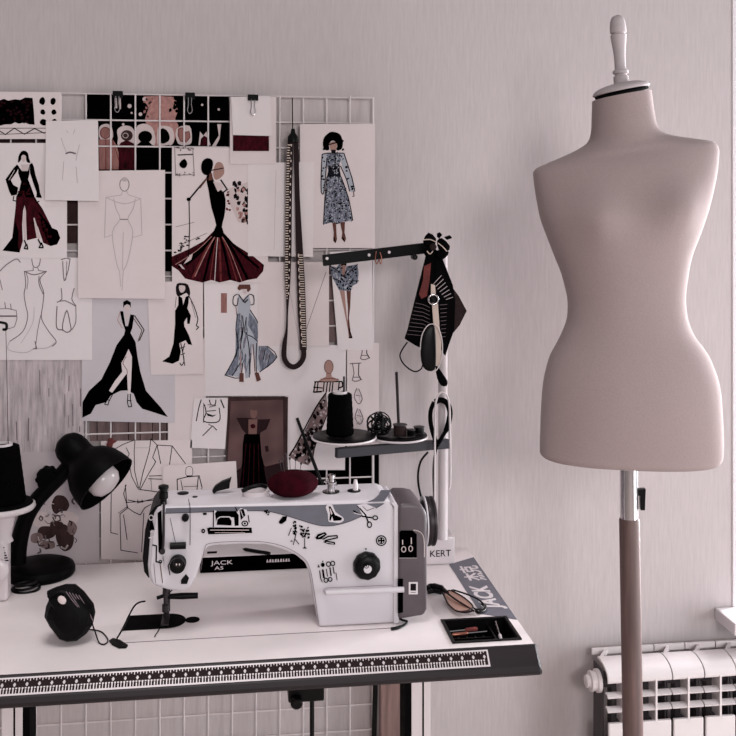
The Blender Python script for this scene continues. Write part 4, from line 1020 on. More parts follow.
mb = MB(); mb.tube(cr([W(164.0, 502, YF - .007), W(163.8, 512, YF - .009), W(163.5, 540, YF - .008), W(162.5, 552, YF - .006)], 4), 0.0024, 8); mb.lathe(W(162.3, 552, YF - .010), (0, 1, 0), [(0.005, 0), (0.005, .006)], 12); mb.build('takeup_lever', STEEL, mac, smooth=True)
mb = MB(); q = W(163.5, 492, YF + .02); mb.lathe((q.x, YF + .02, ZT - .004), (0, 0, 1), [(0.006, 0), (0.006, .014), (0.0085, .015), (0.0085, .026), (0.0065, .027), (0.0065, .032), (0.0095, .033), (0.0095, .038), (0.004, .040)], 16); mb.build('thread_post', BLACK, mac, smooth=True)
dd = Draw(lambda px, py, k: W(px, py, YF - .0045 - k)); dd.frame(130, 470, 5.667)
dd.ring((120,270), 13, 14, 1.1, WENAMEL, 10); dd.fill([(110,340),(118,295),(130,295),(140,340)], INK); dd.line([(108,385),(145,375)], 1.0, WENAMEL); dd.line([(115,350),(140,352)], .9, WENAMEL); dd.line([(128,425),(150,430),(148,520),(175,525)], 1.4, INK); dd.line([(170,530),(185,640)], .8, SKIND); dd.line([(135,530),(145,640)], .6, PENCIL); dd.ring((172,520), 8, 8, .9, INK, 8)
dd.build('head_mechanism', mac)
mb = MB(); nx = W(165.5, 595, -0.385).x; zb = W(165, 588, -0.385).z
mb.lathe((nx, -0.385, zb + .006), (0, 0, -1), [(0.0055, 0), (0.0055, .020), (0.0040, .021), (0.0040, .036), (0.0065, .037), (0.0065, .050), (0.0030, .052), (0.0015, .058), (0.0008, zb + .006 - TZ - 0.003)], 12); mb.build('needle_bar', STEEL, mac, smooth=True)
mb = MB(); mb.lathe((nx + .004, -0.372, zb + .006), (0, 0, -1), [(0.004, 0), (0.004, .055)], 10); mb.box((nx - .007, -0.412, TZ + .004), (nx + .007, -0.366, TZ + .007)); mb.box((nx - .004, -0.380, TZ + .006), (nx + .006, -0.366, TZ + .026)); mb.build('presser_foot', STEEL, mac)
mb = MB(); mb.tube([W(157, 598, -.39), W(163, 596, -.39)], 0.0035, 8); mb.tube([W(165, 597, -.385), W(172, 590, -.385)], 0.0012, 6); mb.build('needle_clamp', BLACK, mac)
mb = MB(); mb.tube([W(166, 596.5, -.372), W(182, 596, -.372), W(198, 595.5, -.372)], [0.0045, 0.0062, 0.0055], 10); mb.build('presser_lever', BLACK, mac, smooth=True)
mb = MB(); mb.tube(cr([W(190, 505, YF - .006), W(190.2, 525, YF - .006), W(190, 545, YF - .006)], 4), 0.0006, 5); mb.tube([W(190, 506, YF - .006), W(188.5, 499, YF + .03)], 0.0006, 5); mb.tube([W(170, 518, YF - .006), W(176, 545, YF - .006)], 0.0005, 5); mb.tube([W(163, 556, YF - .01), W(165.5, 592, YF + .04)], 0.0005, 5); mb.build('thread', INK, mac)
mb = MB(); q = T(183, 493.5, ZT); mb.lathe((q.x, q.y, ZT), (0, 0, 1), [(0.011, 0), (0.011, .0015), (0.006, .003)], 16); mb.build('oil_cap', BLACK, mac)
mb = MB(); q = T(195, 497, ZT); mb.lathe((q.x, q.y, ZT), (0, 0, 1), [(0.005, 0), (0.005, .001)], 12); mb.build('oil_hole', BLACK, mac)
q = T(331, 492, ZT); mb = MB(); mb.lathe((q.x, q.y, ZT), (0, 0, 1), [(0.015, 0), (0.015, .002), (0.008, .003), (0.0075, .016), (0.011, .017), (0.011, .020), (0.006, .021), (0.006, .027), (0.0085, .028), (0.0085, .033), (0.003, .035)], 18); mb.tube([(q.x - .014, q.y - .004, ZT + .022), (q.x + .012, q.y - .006, ZT + .014)], 0.002, 6); mb.build('bobbin_winder', CHROME, mac, smooth=True)
mb = MB(); mb.lathe((q.x, q.y, ZT + .0002), (0, 0, 1), [(0.0165, 0), (0.0165, .0015)], 18); mb.build('winder_base', BLACK, mac)
q = T(354, 491, ZT); mb = MB(); mb.lathe((q.x, q.y, ZT), (0, 0, 1), [(0.013, 0), (0.013, .0015), (0.006, .002)], 16); mb.build('pin_base', BLACK, mac)
mb = MB(); mb.lathe((q.x + .003, q.y, ZT), (0, 0, 1), [(0.0055, 0), (0.0045, .014), (0.003, .022)], 12); mb.build('spool_pin', WENAMEL, mac, smooth=True)

# --- small things resting on the machine
q = T(293, 496.5, ZT); c = Vector((q.x, q.y, ZT))
pc = empty('pincushion', c, 'burgundy velvet pincushion with pins on top of the machine', 'pincushion')
mb = MB(); rings = []
for i in range(13):
    t_ = math.pi * i / 12; rr = []
    for k in range(32):
        a = 2 * math.pi * k / 32
        r_ = 0.046 * (math.sin(t_) ** 0.75) * (1 + 0.05 * math.cos(6 * a) * math.sin(t_))
        rr.append(Vector((c.x + r_ * math.cos(a), c.y + r_ * .72 * math.sin(a), ZT + 0.025 - 0.0245 * math.cos(t_))))
    rings.append(rr)
mb.loft(rings); mb.build('cushion', BURG, pc, smooth=True)
mb = MB()
for dx, dy, l in ((-.016, -.006, .030), (-.011, .004, .034), (-.005, -.002, .028), (.004, .003, .024), (-.02, .006, .022), (.012, -.004, .018)):
    b0 = Vector((c.x + dx, c.y + dy, ZT + .044)); b1 = b0 + Vector((dx * .25, 0, l)); mb.tube([b0, b1], 0.0006, 5)
    mb.lathe(b1, (0, 0, 1), [(0.0005, -.002), (0.002, 0), (0.002, .002), (.0005, .0035)], 8)
mb.build('pins', STEEL, pc)
q = T(256, 495, ZT); c = Vector((q.x, q.y, ZT))
tr = empty('tape_roll', c, 'small ring of white tape lying beside the burgundy pincushion', 'tape')
mb = MB(); n = 28; rr = []
for (r_, h) in ((.026, 0), (.026, .009), (.020, .009), (.020, 0)): rr.append([Vector((c.x + r_ * math.cos(2*math.pi*k/n), c.y + r_ * .8 * math.sin(2*math.pi*k/n), ZT + .0003 + h)) for k in range(n)])
mb.loft(rr + [rr[0]], cap=False); mb.build('roll', WENAMEL, tr, smooth=True)
mb = MB(); mb.tube(cr([c + Vector((-.026, -.012, .012)), c + Vector((-.01, -.004, .016)), c + Vector((.008, .0, .018)), c + Vector((.02, .006, .013))], 4), .004, 8); mb.build('dispenser_blade', BLACK, tr, smooth=True)
ir = [(212,493),(215,488),(222,483.5),(229,481),(231.5,479.5),(230,485),(229.5,490),(217,493),(214,495.5)]
yy = T(220, 494, ZT).y; f1 = [W(q[0], q[1], yy) for q in ir]
zmn = min(v.z for v in f1)
for v in f1: v.z += ZT - zmn + .0003
mb = MB(); mb.prism(f1, [v + Vector((0, .014, 0)) for v in f1])
tag(mb.build('thread_clipper', BLACK, bevel=.0015), 'small black thread clipper lying on top of the machine', 'clipper')
# --- leaning stick behind the machine
b0 = T(352, 566) + Vector((0, 0, .003)); b1 = W(297, 418, -0.040)
mb = MB(); mb.tube([b0, b0.lerp(b1, .5), b1], [.0042, .0042, .0034], 8)
tag(mb.build('black_rod', BLACK, smooth=True), 'thin black rod leaning on the wall sketches beside the thread cone', 'rod')
# --- low box seen through the throat of the machine
x0 = T(200, 573.5).x; yb0 = T(200, 573.5).y; x1 = x0 + 0.30
zl = W(200, 558, yb0).z
bxo = empty('low_box', (x0 + .15, yb0 + .05, TZ), 'low black box with a white lid behind the machine arm', 'box')
mb = MB(); mb.box((x0, yb0, TZ + .0005), (x1, yb0 + 0.10, zl)); bb = mb.build('box_body', INK, bxo, bevel=.001)
mb = MB(); mb.box((x0 + .001, yb0 + .001, zl), (x1 - .001, yb0 + .099, zl + .002)); bl = mb.build('lid', WENAMEL, bxo)
zz = (zl - TZ)
text_part('JACK', 'lettering', WENAMEL, bb, (x0 + .024, yb0 - .0006, TZ + zz * .52), (1, 0, 0), (0, 0, 1), .0125, sx=1.6)
text_part('A5', 'lettering', WENAMEL, bb, (x0 + .031, yb0 - .0006, TZ + zz * .20), (1, 0, 0), (0, 0, 1), .0105, sx=1.6)
dd = Draw(lambda u, v, k: Vector((u, yb0 - .0005 - k, v))); dd.frame(0, 0, 1)
for i in range(9):
    u = x0 + .142 + i * .0058; dd.fill([(u, TZ + zz*.52), (u + .0045, TZ + zz*.52), (u + (.0045 if i % 2 else .003), TZ + zz*.72), (u + .001, TZ + zz*.70)], WENAMEL)
dd.build('small_print', bb)
mb = MB(); zc = zl + .0025; a = T(207, 553.5, zc); b = T(217, 550.5, zc); mb.box((a.x, a.y, zl + .001), (b.x, a.y + .012, zl + .0028)); mb.build('label', DINK, bl)
a = T(243, 549, zl + .006); b = T(270, 553.5, zl + .006); mb = MB(); mb.tube([a, a.lerp(b, .1), b.lerp(a, .1), b], [.0012, .0038, .0038, .0032], 8)
tag(mb.build('black_pen', BLACK, smooth=True), 'black pen lying on the white box lid behind the machine', 'pen')

# ------------------------------------------------------------------ thread stand behind the machine
PY = -0.150
ts = empty('thread_stand', (W(442, 560, PY).x, PY, TZ), 'white upright thread stand with two black arms behind the motor', 'thread stand')
b0 = T(408, 566); b1 = T(455.5, 565)
yb = b0.y
mb = MB(); zt_ = W(455, 537, yb).z
mb.box((b0.x, yb, TZ + .0005), (b1.x, yb + .06, zt_)); blk = mb.build('base_block', WENAMEL, ts, bevel=.002)
mb2 = W(428, 556, yb)
text_part('KERT', 'lettering', INK, blk, (W(429.5, 559, yb).x, yb - .0006, W(429, 557, yb).z), (1, 0, 0), (0, 0, 1), .0205, sx=1.0)
px_ = W(443, 500, PY)
ptop = W(438, 243, PY).z
mb = MB(); mb.tube([(px_.x, PY, zt_ - .002), (px_.x, PY, ptop)], .0105, 14); mb.build('post', WENAMEL, ts, smooth=True)
def bar(name, A, B, h, w, m):
    A, B = Vector(A), Vector(B); t_ = (B - A).normalized(); s_ = t_.cross(Vector((0, 0, 1))).normalized() * (w / 2); u_ = s_.cross(t_).normalized() * (h / 2)
    mb = MB(); mb.loft([[A - s_ - u_, A + s_ - u_, A + s_ + u_, A - s_ + u_], [B - s_ - u_, B + s_ - u_, B + s_ + u_, B - s_ + u_]]); return mb.build(name, m, ts, bevel=.0015)
A = W(336, 453, PY - .10); B = W(448, 443.5, PY - .012)
bar('lower_arm', A, B, .020, .014, ARMG)
A2 = W(323, 260.5, PY - .07); B2 = W(434, 247, PY - .012)
ub = bar('upper_arm', A2, B2, .0235, .010, BLACK)
for q in ((327, 258.5), (369, 255), (389, 252.2)):
    f_ = (q[0] - 323) / 111.0; yv = (PY - .07) + .058 * f_ - .0052
    mb = MB(); c = W(q[0], q[1], yv); mb.lathe(c, (0, -1, 0), [(.0034, 0), (.0034, .001), (.002, .002)], 10); mb.build('rivet', WENAMEL, ub)
mb = MB(); c = W(414, 257, PY - .03); mb.lathe(c, (0, -1, 0), [(.006, -.01), (.006, .012), (.003, .014)], 12); mb.build('thumb_screw', BLACK, ts)
c = W(378, 257, PY - .05); mb = MB()
mb.tube(cr([c + Vector((-.004, 0, .012)), c + Vector((-.006, -.002, -.006)), c + Vector((-.002, -.002, -.015)), c + Vector((.002, -.002, -.004)), c + Vector((.005, -.002, -.015)), c + Vector((.008, 0, -.004)), c + Vector((.004, 0, .010))], 5), .0011, 6)
tag(mb.build('copper_hook', COPPER, smooth=True), 'small copper wire hook on the upper thread stand arm', 'hook')
# dishes on the lower arm
def dish(px, py, r_, name, y):
    c = W(px, py, y); mb = MB()
    mb.lathe(c, (0, 0, 1), [(r_ * .82, -.004), (r_ * .98, -.001), (r_, .002), (r_ * .97, .0035), (r_ * .5, .001)], 36); ob = mb.build(name, BLACK, ts, smooth=True)
    mb = MB(); n = 48; mb.tube([c + Vector((math.cos(2*math.pi*k/n) * r_ * 1.003, math.sin(2*math.pi*k/n) * r_ * 1.003, -.002)) for k in range(n)], .0022, 6, closed=True); mb.build('rim', WENAMEL, ob, smooth=True)
    return c
dc = dish(344, 436.5, .066, 'spool_dish', PY - .09)
dc2 = dish(399, 435.5, .060, 'spool_dish', PY - .055)
mb = MB(); c = W(399, 432, PY - .03); ctop = W(396.5, 372, PY - .03); mb.tube([c - Vector((0, 0, .004)), ctop], .0032, 8); mb.build('spool_pin', STEEL, ts)
mb = MB(); mb.tube([dc, dc + Vector((0, 0, .125))], .0022, 8); mb.build('spool_pin', STEEL, ts)

def thread_cone(c, r0, r1, h, label):
    t_ = empty('thread_cone', c, label, 'thread cone', 'cones of black thread')
    prof = [(r0 * .9, 0.0), (r0, .003)]
    for i in range(1, 14):
        f_ = i / 14; prof.append((r0 + (r1 - r0) * f_ + (.0006 if i % 2 else 0), .003 + (h - .006) * f_))
    prof += [(r1, h - .002), (r1 * .9, h)]
    mb = MB(); mb.lathe(c, (0, 0, 1), prof, 28); mb.build('thread_winding', THREADB, t_, smooth=True)
    mb = MB(); n = 20; rr = []
    for (r_, hh) in ((r1 * .62, h - .001), (r1 * .62, h + .004), (r1 * .42, h + .004), (r1 * .42, h - .001)): rr.append([Vector(c) + Vector((r_ * math.cos(2*math.pi*k/n), r_ * math.sin(2*math.pi*k/n), hh)) for k in range(n)])
    mb.loft(rr + [rr[0]], cap=False); mb.build('cone_core', WENAMEL, t_, smooth=True)
    return t_
cc = dc + Vector((W(340, 430, PY - .09).x - dc.x, 0, .004))
thread_cone(cc, .0285, .0245, .086, 'cone of black thread on the dish of the thread stand arm')
# tangle of ribbon, bobbins on the second dish
tc = W(379, 430, PY - .055); tc.z = dc2.z + .003
rb = MB(); rnd = random.Random(7)
cen = tc + Vector((0, -.006, .024))
for k in range(15):
    ax_ = Vector((rnd.uniform(-1, 1), rnd.uniform(-1, 1), rnd.uniform(-1, 1))).normalized(); u_ = ax_.orthogonal().normalized(); w_ = ax_.cross(u_)
    r_ = rnd.uniform(.014, .0255) if k > 2 else .0265
    o_ = Vector((rnd.uniform(-.006, .006), rnd.uniform(-.004, .004), rnd.uniform(-.008, .004))) * (1 if r_ < .022 else .2)
    pts = [cen + o_ + (u_ * math.cos(2*math.pi*j/18) + w_ * math.sin(2*math.pi*j/18)) * r_ for j in range(18)]
    for p in pts: p.z = max(p.z, dc2.z + .006)
    rb.tube(pts, .0013 if k < 8 else .0021, 6, closed=True)
tag(rb.build('wire_tangle', BLACK, smooth=True), 'tangled ball of black wire on the right hand dish', 'wire')
def bobbin(px, label, m, r_, h, y):
    c = W(px, 433, y); c.z = dc2.z + .0042
    t_ = empty('bobbin', c, label, 'bobbin', 'bobbins on the right hand dish')
    mb = MB(); mb.lathe(c, (0, 0, 1), [(r_, 0), (r_, .0018), (r_ * .45, .002), (r_ * .45, h - .002), (r_, h - .0018), (r_, h), (r_ * .3, h + .0005)], 20); mb.build('reel', STEEL, t_, smooth=True)
    mb = MB(); mb.lathe(c, (0, 0, 1), [(r_ * .86, .0025), (r_ * .9, h * .5), (r_ * .86, h - .0025)], 20); mb.build('thread_winding', m, t_, smooth=True)
bobbin(400, 'brown thread bobbin under the thin black spool pin', LEATHER, .0155, .024, PY - .075)
bobbin(411, 'dark metal bobbin between brown bobbin and black bobbin', BLACKM, .009, .015, PY - .085)
bobbin(419, 'small black bobbin at the right end of the dish', BLACK, .012, .014, PY - .055)

# white cord and black strap on the post
mb = MB()
pth = [(434.5, 520), (434.8, 470), (435, 430), (435.5, 405), (439, 394), (444, 393), (449, 402), (450, 430), (450.5, 470), (450, 486), (448.5, 489)]
mb.tube(cr([W(q[0], q[1], PY - .044) for q in pth], 5), .0022, 8)
tag(mb.build('white_cord', WENAMEL, smooth=True), 'thin white cord looped over the thread stand post', 'cord')
mb = MB()
pth = [(434, 402), (430.5, 412), (431, 425), (434.5, 438), (438, 446)]
mb.tube(cr([W(q[0], q[1], PY - .034) for q in pth], 5), .0048, 8)
pth = [(435, 402), (441, 400), (447.5, 404), (450, 414), (447, 428), (441.5, 438), (436, 450), (433.5, 470), (434.5, 510), (434.2, 540)]
mb.tube(cr([W(q[0], q[1], PY - .034) for q in pth], 5), [.0062] * 22 + [.0045] * 6 + [.0026] * 18, 8)
tag(mb.build('black_strap', BLACKM, smooth=True), 'black strap looped around the white thread stand post', 'strap')
mb = MB(); pth = [(428, 452), (420.5, 462), (418, 478), (421, 496), (428, 510), (433, 518)]
mb.tube(cr([W(q[0], q[1], PY - .024) for q in pth], 5), .0024, 8)
tag(mb.build('thin_black_cable', BLACK, smooth=True), 'thin black cable bowing out left of the white post', 'cable')

# ------------------------------------------------------------------ cloth and ribbons hanging from the upper arm
def slab(poly, y, th, m, name, parent=None, bevel=.0015, smooth=0, bulge=0.0):
    P = [Vector(q) for q in poly]
    if smooth: P = cr(P, smooth, True)
    f1 = [W(q[0], q[1], y) for q in P]
    if bulge:
        cx_ = sum((v for v in f1), Vector()) / len(f1); rings = []
        for s_, dy in ((1.0, 0), (.96, .35), (.8, .75), (.5, 1.0), (.15, 1.08)):
            rings.append([cx_ + (v - cx_) * s_ + Vector((0, -bulge * dy, 0)) for v in f1])
        bk_ = [[cx_ + (v - cx_) * s_ + Vector((0, bulge * .5 * dy, 0)) for v in f1] for s_, dy in ((.15, 1.08), (.5, 1.0), (.8, .75), (.96, .35))]
        mb = MB(); mb.loft(bk_ + rings); return mb.build(name, m, parent, smooth=True)
    mb = MB(); mb.prism(f1, [v + Vector((0, th, 0)) for v in f1]); return mb.build(name, m, parent, bevel=bevel)
hy = PY - .036
# pinstriped cloths
lp = [(428,249),(437,250),(437,300),(433,330),(430,352),(416,346),(405,339),(408,330),(413,310),(418,290)]
o = slab(lp, hy - .004, .010, BLACKM, 'pinstripe_cloth'); tag(o, 'black pinstriped cloth with a red patch hanging at the left', 'cloth', 'cloths hanging from the thread stand')
dd = Draw(lambda px, py, k: W(px, py, hy - .0044 - k)); dd.frame(0, 0, 1)
for i in range(9): dd.line([(415.5 - i*1.0, 303 + i*3.9), (423, 304.5 + i*3.9), (430 - i*.2, 307.5 + i*3.9)], .42, PENCIL)
dd.build('pinstripes', o)
dd = Draw(lambda px, py, k: W(px, py, hy - .0044 - k)); dd.frame(0, 0, 1)
dd.fill([(424,266),(431,263),(429.5,282),(427,296),(421.5,299),(419,294),(423,280)], REDP); dd.build('red_patch', o)
rp = [(435,249),(440,252),(447,270),(453,285),(455.5,300),(454.5,330),(449,345),(445.5,356),(442,350),(439,320),(436,300)]
o = slab(rp, hy - .007, .012, BLACKM, 'pinstripe_cloth'); tag(o, 'black pinstriped cloth with diagonal stripes hanging at the right', 'cloth', 'cloths hanging from the thread stand')
dd = Draw(lambda px, py, k: W(px, py, hy - .0074 - k)); dd.frame(0, 0, 1)
for i in range(7): dd.line([(433.5 + i*2.1, 284 + i*2.6), (441.5 + i*1.9, 275.5 + i*3.6)], .6, FAINT)
for i in range(9): dd.line([(440 + i*.2, 305 + i*4.0), (447 - i*.2, 304.5 + i*4.0)], .45, PENCIL)
dd.build('pinstripes', o)
o = slab([(453,288),(459,296),(467,311),(460,325),(453.5,333)], hy + .004, .006, LEATHER, 'leather_patch'); tag(o, 'dark brown pointed leather patch at the far right of the bundle', 'leather patch')
# bow
bw = empty('ribbon_bow', W(437, 246, hy - .02), 'black ribbon bow with pale edging tied at the arm end', 'bow')
for poly in ([(423,241),(428.5,232.5),(436,238.5),(434,246),(426,247)], [(437,241),(442,238),(450,246),(447,252),(439,250)], [(425,248),(433,246),(436,252),(429,258),(424,254)], [(438,250),(449,252),(445,258),(440,260),(436,255)]):
    slab(poly, hy - .014, .01, BLACKM, 'loop', bw, bulge=.007, smooth=2)
for poly in ([(437,233.5),(440,232),(442.5,235),(439.5,238.5),(437,237)], [(444,237),(450,235),(452.5,238),(447,240)]): slab(poly, hy - .010, .003, BLACKM, 'ribbon_tail', bw)
mb = MB(); c = W(433, 247, hy - .02); mb.lathe(c, (0, -1, 0), [(.004, -.006), (.008, 0), (.007, .006), (.002, .008)], 12); mb.build('knot', LEATHER, bw, smooth=True)
mb = MB()
for a in ([(423,240),(430,239.5),(436,242)], [(438,243),(443,247),(447,251.5)], [(427,251),(430,254),(433,251)]): mb.tube(cr([W(q[0], q[1], hy - .0215) for q in a], 4), .0011, 6)
mb.build('edging', CREAM, bw, smooth=True)
# ring with strap
kr = empty('strap_ring', W(434, 299, hy - .02), 'chrome ring on a cream strap hanging in front of the cloths', 'ring')
c = W(433.2, 299.5, hy - .016); mb = MB(); n = 20
mb.tube([c + Vector((.0105 * math.cos(2*math.pi*k/n), -.001, .0105 * math.sin(2*math.pi*k/n))) for k in range(n)], .0022, 8, closed=True); mb.build('ring', CHROME, kr, smooth=True)
mb = MB(); mb.lathe(c, (0, -1, 0), [(.007, -.002), (.006, .002), (.002, .004)], 12); mb.build('stud', BLACK, kr, smooth=True)
slab([(431,284),(435,285),(436,296),(431,296)], hy - .013, .002, CREAM, 'strap', kr, bevel=.0004)
slab([(432,303),(438,303),(439.5,326),(441.5,342),(441,360),(437.5,368),(434.5,360),(434,330)], hy - .013, .003, CREAM, 'strap', kr, bevel=.0006)
o = slab([(421,343),(424,331),(429,325.5),(434.5,326),(436,345),(436,362),(434.5,370),(428,371),(422.5,366),(420.5,355)], hy - .018, .004, BLACK, 'black_oval_mirror', bulge=.004, smooth=2); tag(o, 'glossy black oval pocket mirror hanging below the cream strap', 'mirror')
mb = MB(); mb.tube(cr([W(q[0], q[1], hy - .020) for q in [(420.2,350),(422,335),(428.5,325),(436.5,325.5),(441.5,337),(442.5,352),(440,364),(436,371)]], 4), .0010, 6)
tag(mb.build('pale_wire_hoop', WIRE, smooth=True), 'pale thin hoop edging the black oval mirror', 'hoop')
o = slab([(435.5,366),(439,368),(443,374),(447.5,381),(446.5,386),(441,385.5),(437,378)], hy - .015, .006, BLACKM, 'black_tassel', bulge=.004, smooth=2); tag(o, 'black rounded strap end dangling lowest in the bundle', 'strap')
mb = MB(); pth = [(407.5,342),(402,350),(400,356),(403,363),(410,369.5),(416,371.5),(421,369),(423,364)]
mb.tube(cr([W(q[0], q[1], hy - .006) for q in pth], 5), .0016, 8)
tag(mb.build('cord_loop', BLACK, smooth=True), 'thin black cord loop below the left pinstriped cloth', 'cord')

# ------------------------------------------------------------------ desk lamp
LY = -0.115
lb = T(40, 574.5); lamp = empty('desk_lamp', (lb.x, lb.y, TZ), 'black gooseneck desk lamp with round base in the left corner', 'lamp')
mb = MB(); mb.lathe((lb.x, lb.y, TZ + .0003), (0, 0, 1), [(.070, 0), (.073, .004), (.073, .012), (.070, .019), (.060, .0235), (.02, .025)], 40); mb.build('base', LAMPB, lamp, smooth=True)
arm = cr([(17.5,563),(18.5,548),(22,530),(28,514),(37,500),(49,487),(61,475),(72,461)], 5)
mb = MB(); mb.tube([W(q.x, q.y, LY) for q in arm], [.0180 - .0022 * (i / len(arm)) for i in range(len(arm))], 14); mb.build('arm', LAMPB, lamp, smooth=True)
mb = MB(); kc = W(47, 478, LY); n = 36; rings = []
for r_, h in ((.016, -.02), (.021, -.018), (.021, .008), (.017, .012), (.006, .013)):
    rings.append([Vector((kc.x + r_ * (1 + (.1 if (k // 2) % 2 else 0)) * math.cos(2*math.pi*k/n), LY - h, kc.z + r_ * (1 + (.1 if (k // 2) % 2 else 0)) * math.sin(2*math.pi*k/n))) for k in range(n)])
mb.loft(rings); mb.build('joint_knob', BLACKM, lamp)
axis = Vector((.70, -.38, -.60)).normalized(); s_ = .00222
dcn = W(73, 450, LY - .005)
mb = MB(); pr = [(2, -16), (8, -14.5), (12.8, -10.5), (15.2, -5), (15.8, 2), (15.2, 8), (15.6, 12), (18, 15.5), (23, 20), (27.5, 28), (30, 38), (31.2, 48), (30.2, 48), (28.8, 38), (26, 28), (21, 21), (15, 16), (13, 8)]
n = 44; rr = []; u_ = axis.orthogonal().normalized(); w_ = axis.cross(u_)
for r_, h in pr: rr.append([dcn + axis * h * s_ + (u_ * math.cos(2*math.pi*k/n) + w_ * math.sin(2*math.pi*k/n)) * r_ * s_ for k in range(n)])
mb.loft(rr); mb.build('shade', LAMPB, lamp, smooth=True)
mb = MB(); mb.lathe(dcn + axis * 12 * s_, axis, [(.006, 0), (.016, .02), (.028, .045), (.0345, .064), (.034, .078), (.026, .089), (.012, .0945), (.002, .096)], 28); mb.build('bulb', BULB, lamp, smooth=True)

# cable coil under the lamp base
mb = MB(); c = T(26, 590)
for k in range(3):
    pts = [Vector((c.x + (.027 - .003*k) * math.cos(2*math.pi*j/24), c.y + (.02 - .002*k) * math.sin(2*math.pi*j/24), TZ + .0035 + .005*k + .003*math.sin(2*math.pi*j/24 + k))) for j in range(24)]
    mb.tube(pts, .0028, 7, closed=True)
tag(mb.build('cable_coil', BLACK, smooth=True), 'small black coil of cable in front of the lamp base', 'cable')

# ------------------------------------------------------------------ left corner: spool winder with a cone
wy = T(6, 602).y
sw = empty('spool_holder', (T(-10, 600).x, wy + .06, TZ), 'white spool holder with round dial and grille at the left edge', 'spool holder')
xr = W(7.5, 560, wy).x; ztp = W(5, 543, wy).z
mb = MB(); mb.box((xr - .13, wy, TZ + .0005), (xr, wy + .035, ztp)); mb.build('body', WENAMEL, sw, bevel=.008, seg=3, smooth=True)
c = W(-3, 570, wy); mb = MB(); mb.lathe((c.x, wy, c.z), (0, -1, 0), [(.024, 0), (.024, .006), (.021, .010), (.010, .011)], 28); dl = mb.build('dial', WENAMEL, sw, smooth=True)
mb = MB(); mb.lathe((c.x, wy - .0105, c.z), (0, -1, 0), [(.007, 0), (.007, .003), (.004, .004)], 14); mb.build('dial_hub', MBLUE, dl, smooth=True)
for k in range(6):
    mb = MB(); z = W(8, 548 + k * 2.6, wy).z; xx = W(3.5 + k * 1.0, 550, wy).x
    mb.box((xx, wy - .0008, z), (xr - .006, wy + .001, z + .0022)); mb.build('grille_slot', BLACKM, sw)
pcn = W(2, 508, wy + .018); mb = MB()
mb.lathe((pcn.x, wy + .018, ztp - .002), (0, 0, 1), [(.022, 0), (.018, .01), (.028, pcn.z - ztp - .006), (.03, pcn.z - ztp)], 24); mb.build('stem', WENAMEL, sw, smooth=True)
mb = MB(); mb.lathe((pcn.x, wy + .018, pcn.z), (0, 0, 1), [(.045, -.006), (.062, -.003), (.065, .001), (.064, .006), (.058, .009), (.03, .009)], 40); mb.build('plate', WENAMEL, sw, smooth=True)
mb = MB(); mb.lathe((pcn.x, wy + .018, pcn.z + .0085), (0, 0, 1), [(.060, 0), (.058, .004), (.04, .005)], 36); mb.build('felt_pad', BLACKM, sw, smooth=True)
thread_cone(Vector((pcn.x, wy + .018, pcn.z + .0135)), .046, .033, .112, 'large cone of black thread on the white plate beside the lamp')
# thread rising to a guide
gp = W(6, 326, wy + .04)
tg = empty('thread_guide', (gp.x - .1, wy + .10, TZ), 'black thread guide hook with hanging thread at the left edge', 'thread guide')
mb = MB(); mb.tube([(gp.x - .1, wy + .15, TZ + .0005), (gp.x - .1, wy + .15, gp.z + .01)], .005, 8); mb.lathe((gp.x - .1, wy + .15, TZ + .0005), (0, 0, 1), [(.03, 0), (.03, .008), (.01, .012)], 20); mb.build('rod', STEEL, tg, smooth=True)
mb = MB(); mb.tube(cr([Vector((gp.x - .1, wy + .15, gp.z + .008)), Vector((gp.x - .05, wy + .08, gp.z + .009)), gp + Vector((-.008, 0, .007)), gp + Vector((.001, -.002, .004)), gp + Vector((.001, -.002, -.006)), gp + Vector((-.006, 0, -.007))], 5), .0028, 8); mb.build('hook', BLACK, tg, smooth=True)
mb = MB(); mb.tube([gp + Vector((0, -.002, -.004)), W(7, 380, wy + .04), Vector((pcn.x + .012, wy + .018, pcn.z + .1275))], .0006, 5); mb.build('thread', INK, tg)

# ------------------------------------------------------------------ small things on the table
pb = T(74, 640); c = Vector((pb.x, pb.y, TZ))
pou = empty('folded_pouch', c, 'crumpled black pouch with cord loop on the table at the left', 'pouch')
outl = [(68,645.5),(60,643),(50,630),(44.5,620),(46,611),(50,602),(47,596),(55,592.5),(65,589.5),(75,589.5),(84,597),(94,610),(95.5,617),(93,629),(87,638),(78,644.5)]
P = [W(q[0], q[1], pb.y - .004) for q in outl]
zm = min(v.z for v in P)
for v in P: v.z += TZ - zm + .001
cen = sum(P, Vector()) / len(P); rings = []
for s_, dy in ((.12, .038), (.45, .036), (.78, .026), (.96, .010), (1, 0), (.96, -.010), (.80, -.024), (.5, -.033), (.15, -.036)):
    rings.append([Vector((cen.x + (v.x - cen.x) * s_, v.y + dy, max(TZ + .0008, cen.z + (v.z - cen.z) * s_))) for v in P])
mb = MB(); mb.loft(rings); mb.build('leather_body', mat('black_leather', (3, 2, 3), .6, spec=.1, var=.3, scale=(80, 80, 80), bump=.6), pou)
mb = MB()
for k in range(5):
    a = [(66 + k*3.2, 591.5 + k*.9), (72 + k*3.8, 600 + k*2.2), (78 + k*3.7, 607 + k*3.4)]
    mb.tube(cr([W(q[0], q[1], pb.y - .0335 + .003*k) for q in a], 4), .0009, 6)
mb.build('pale_stitching', PENCIL, pou, smooth=True)
mb = MB()
mb.tube(cr([W(q[0], q[1], pb.y - .028) for q in [(48,597),(55,593),(63,592),(68,596)]], 4), .003, 8)
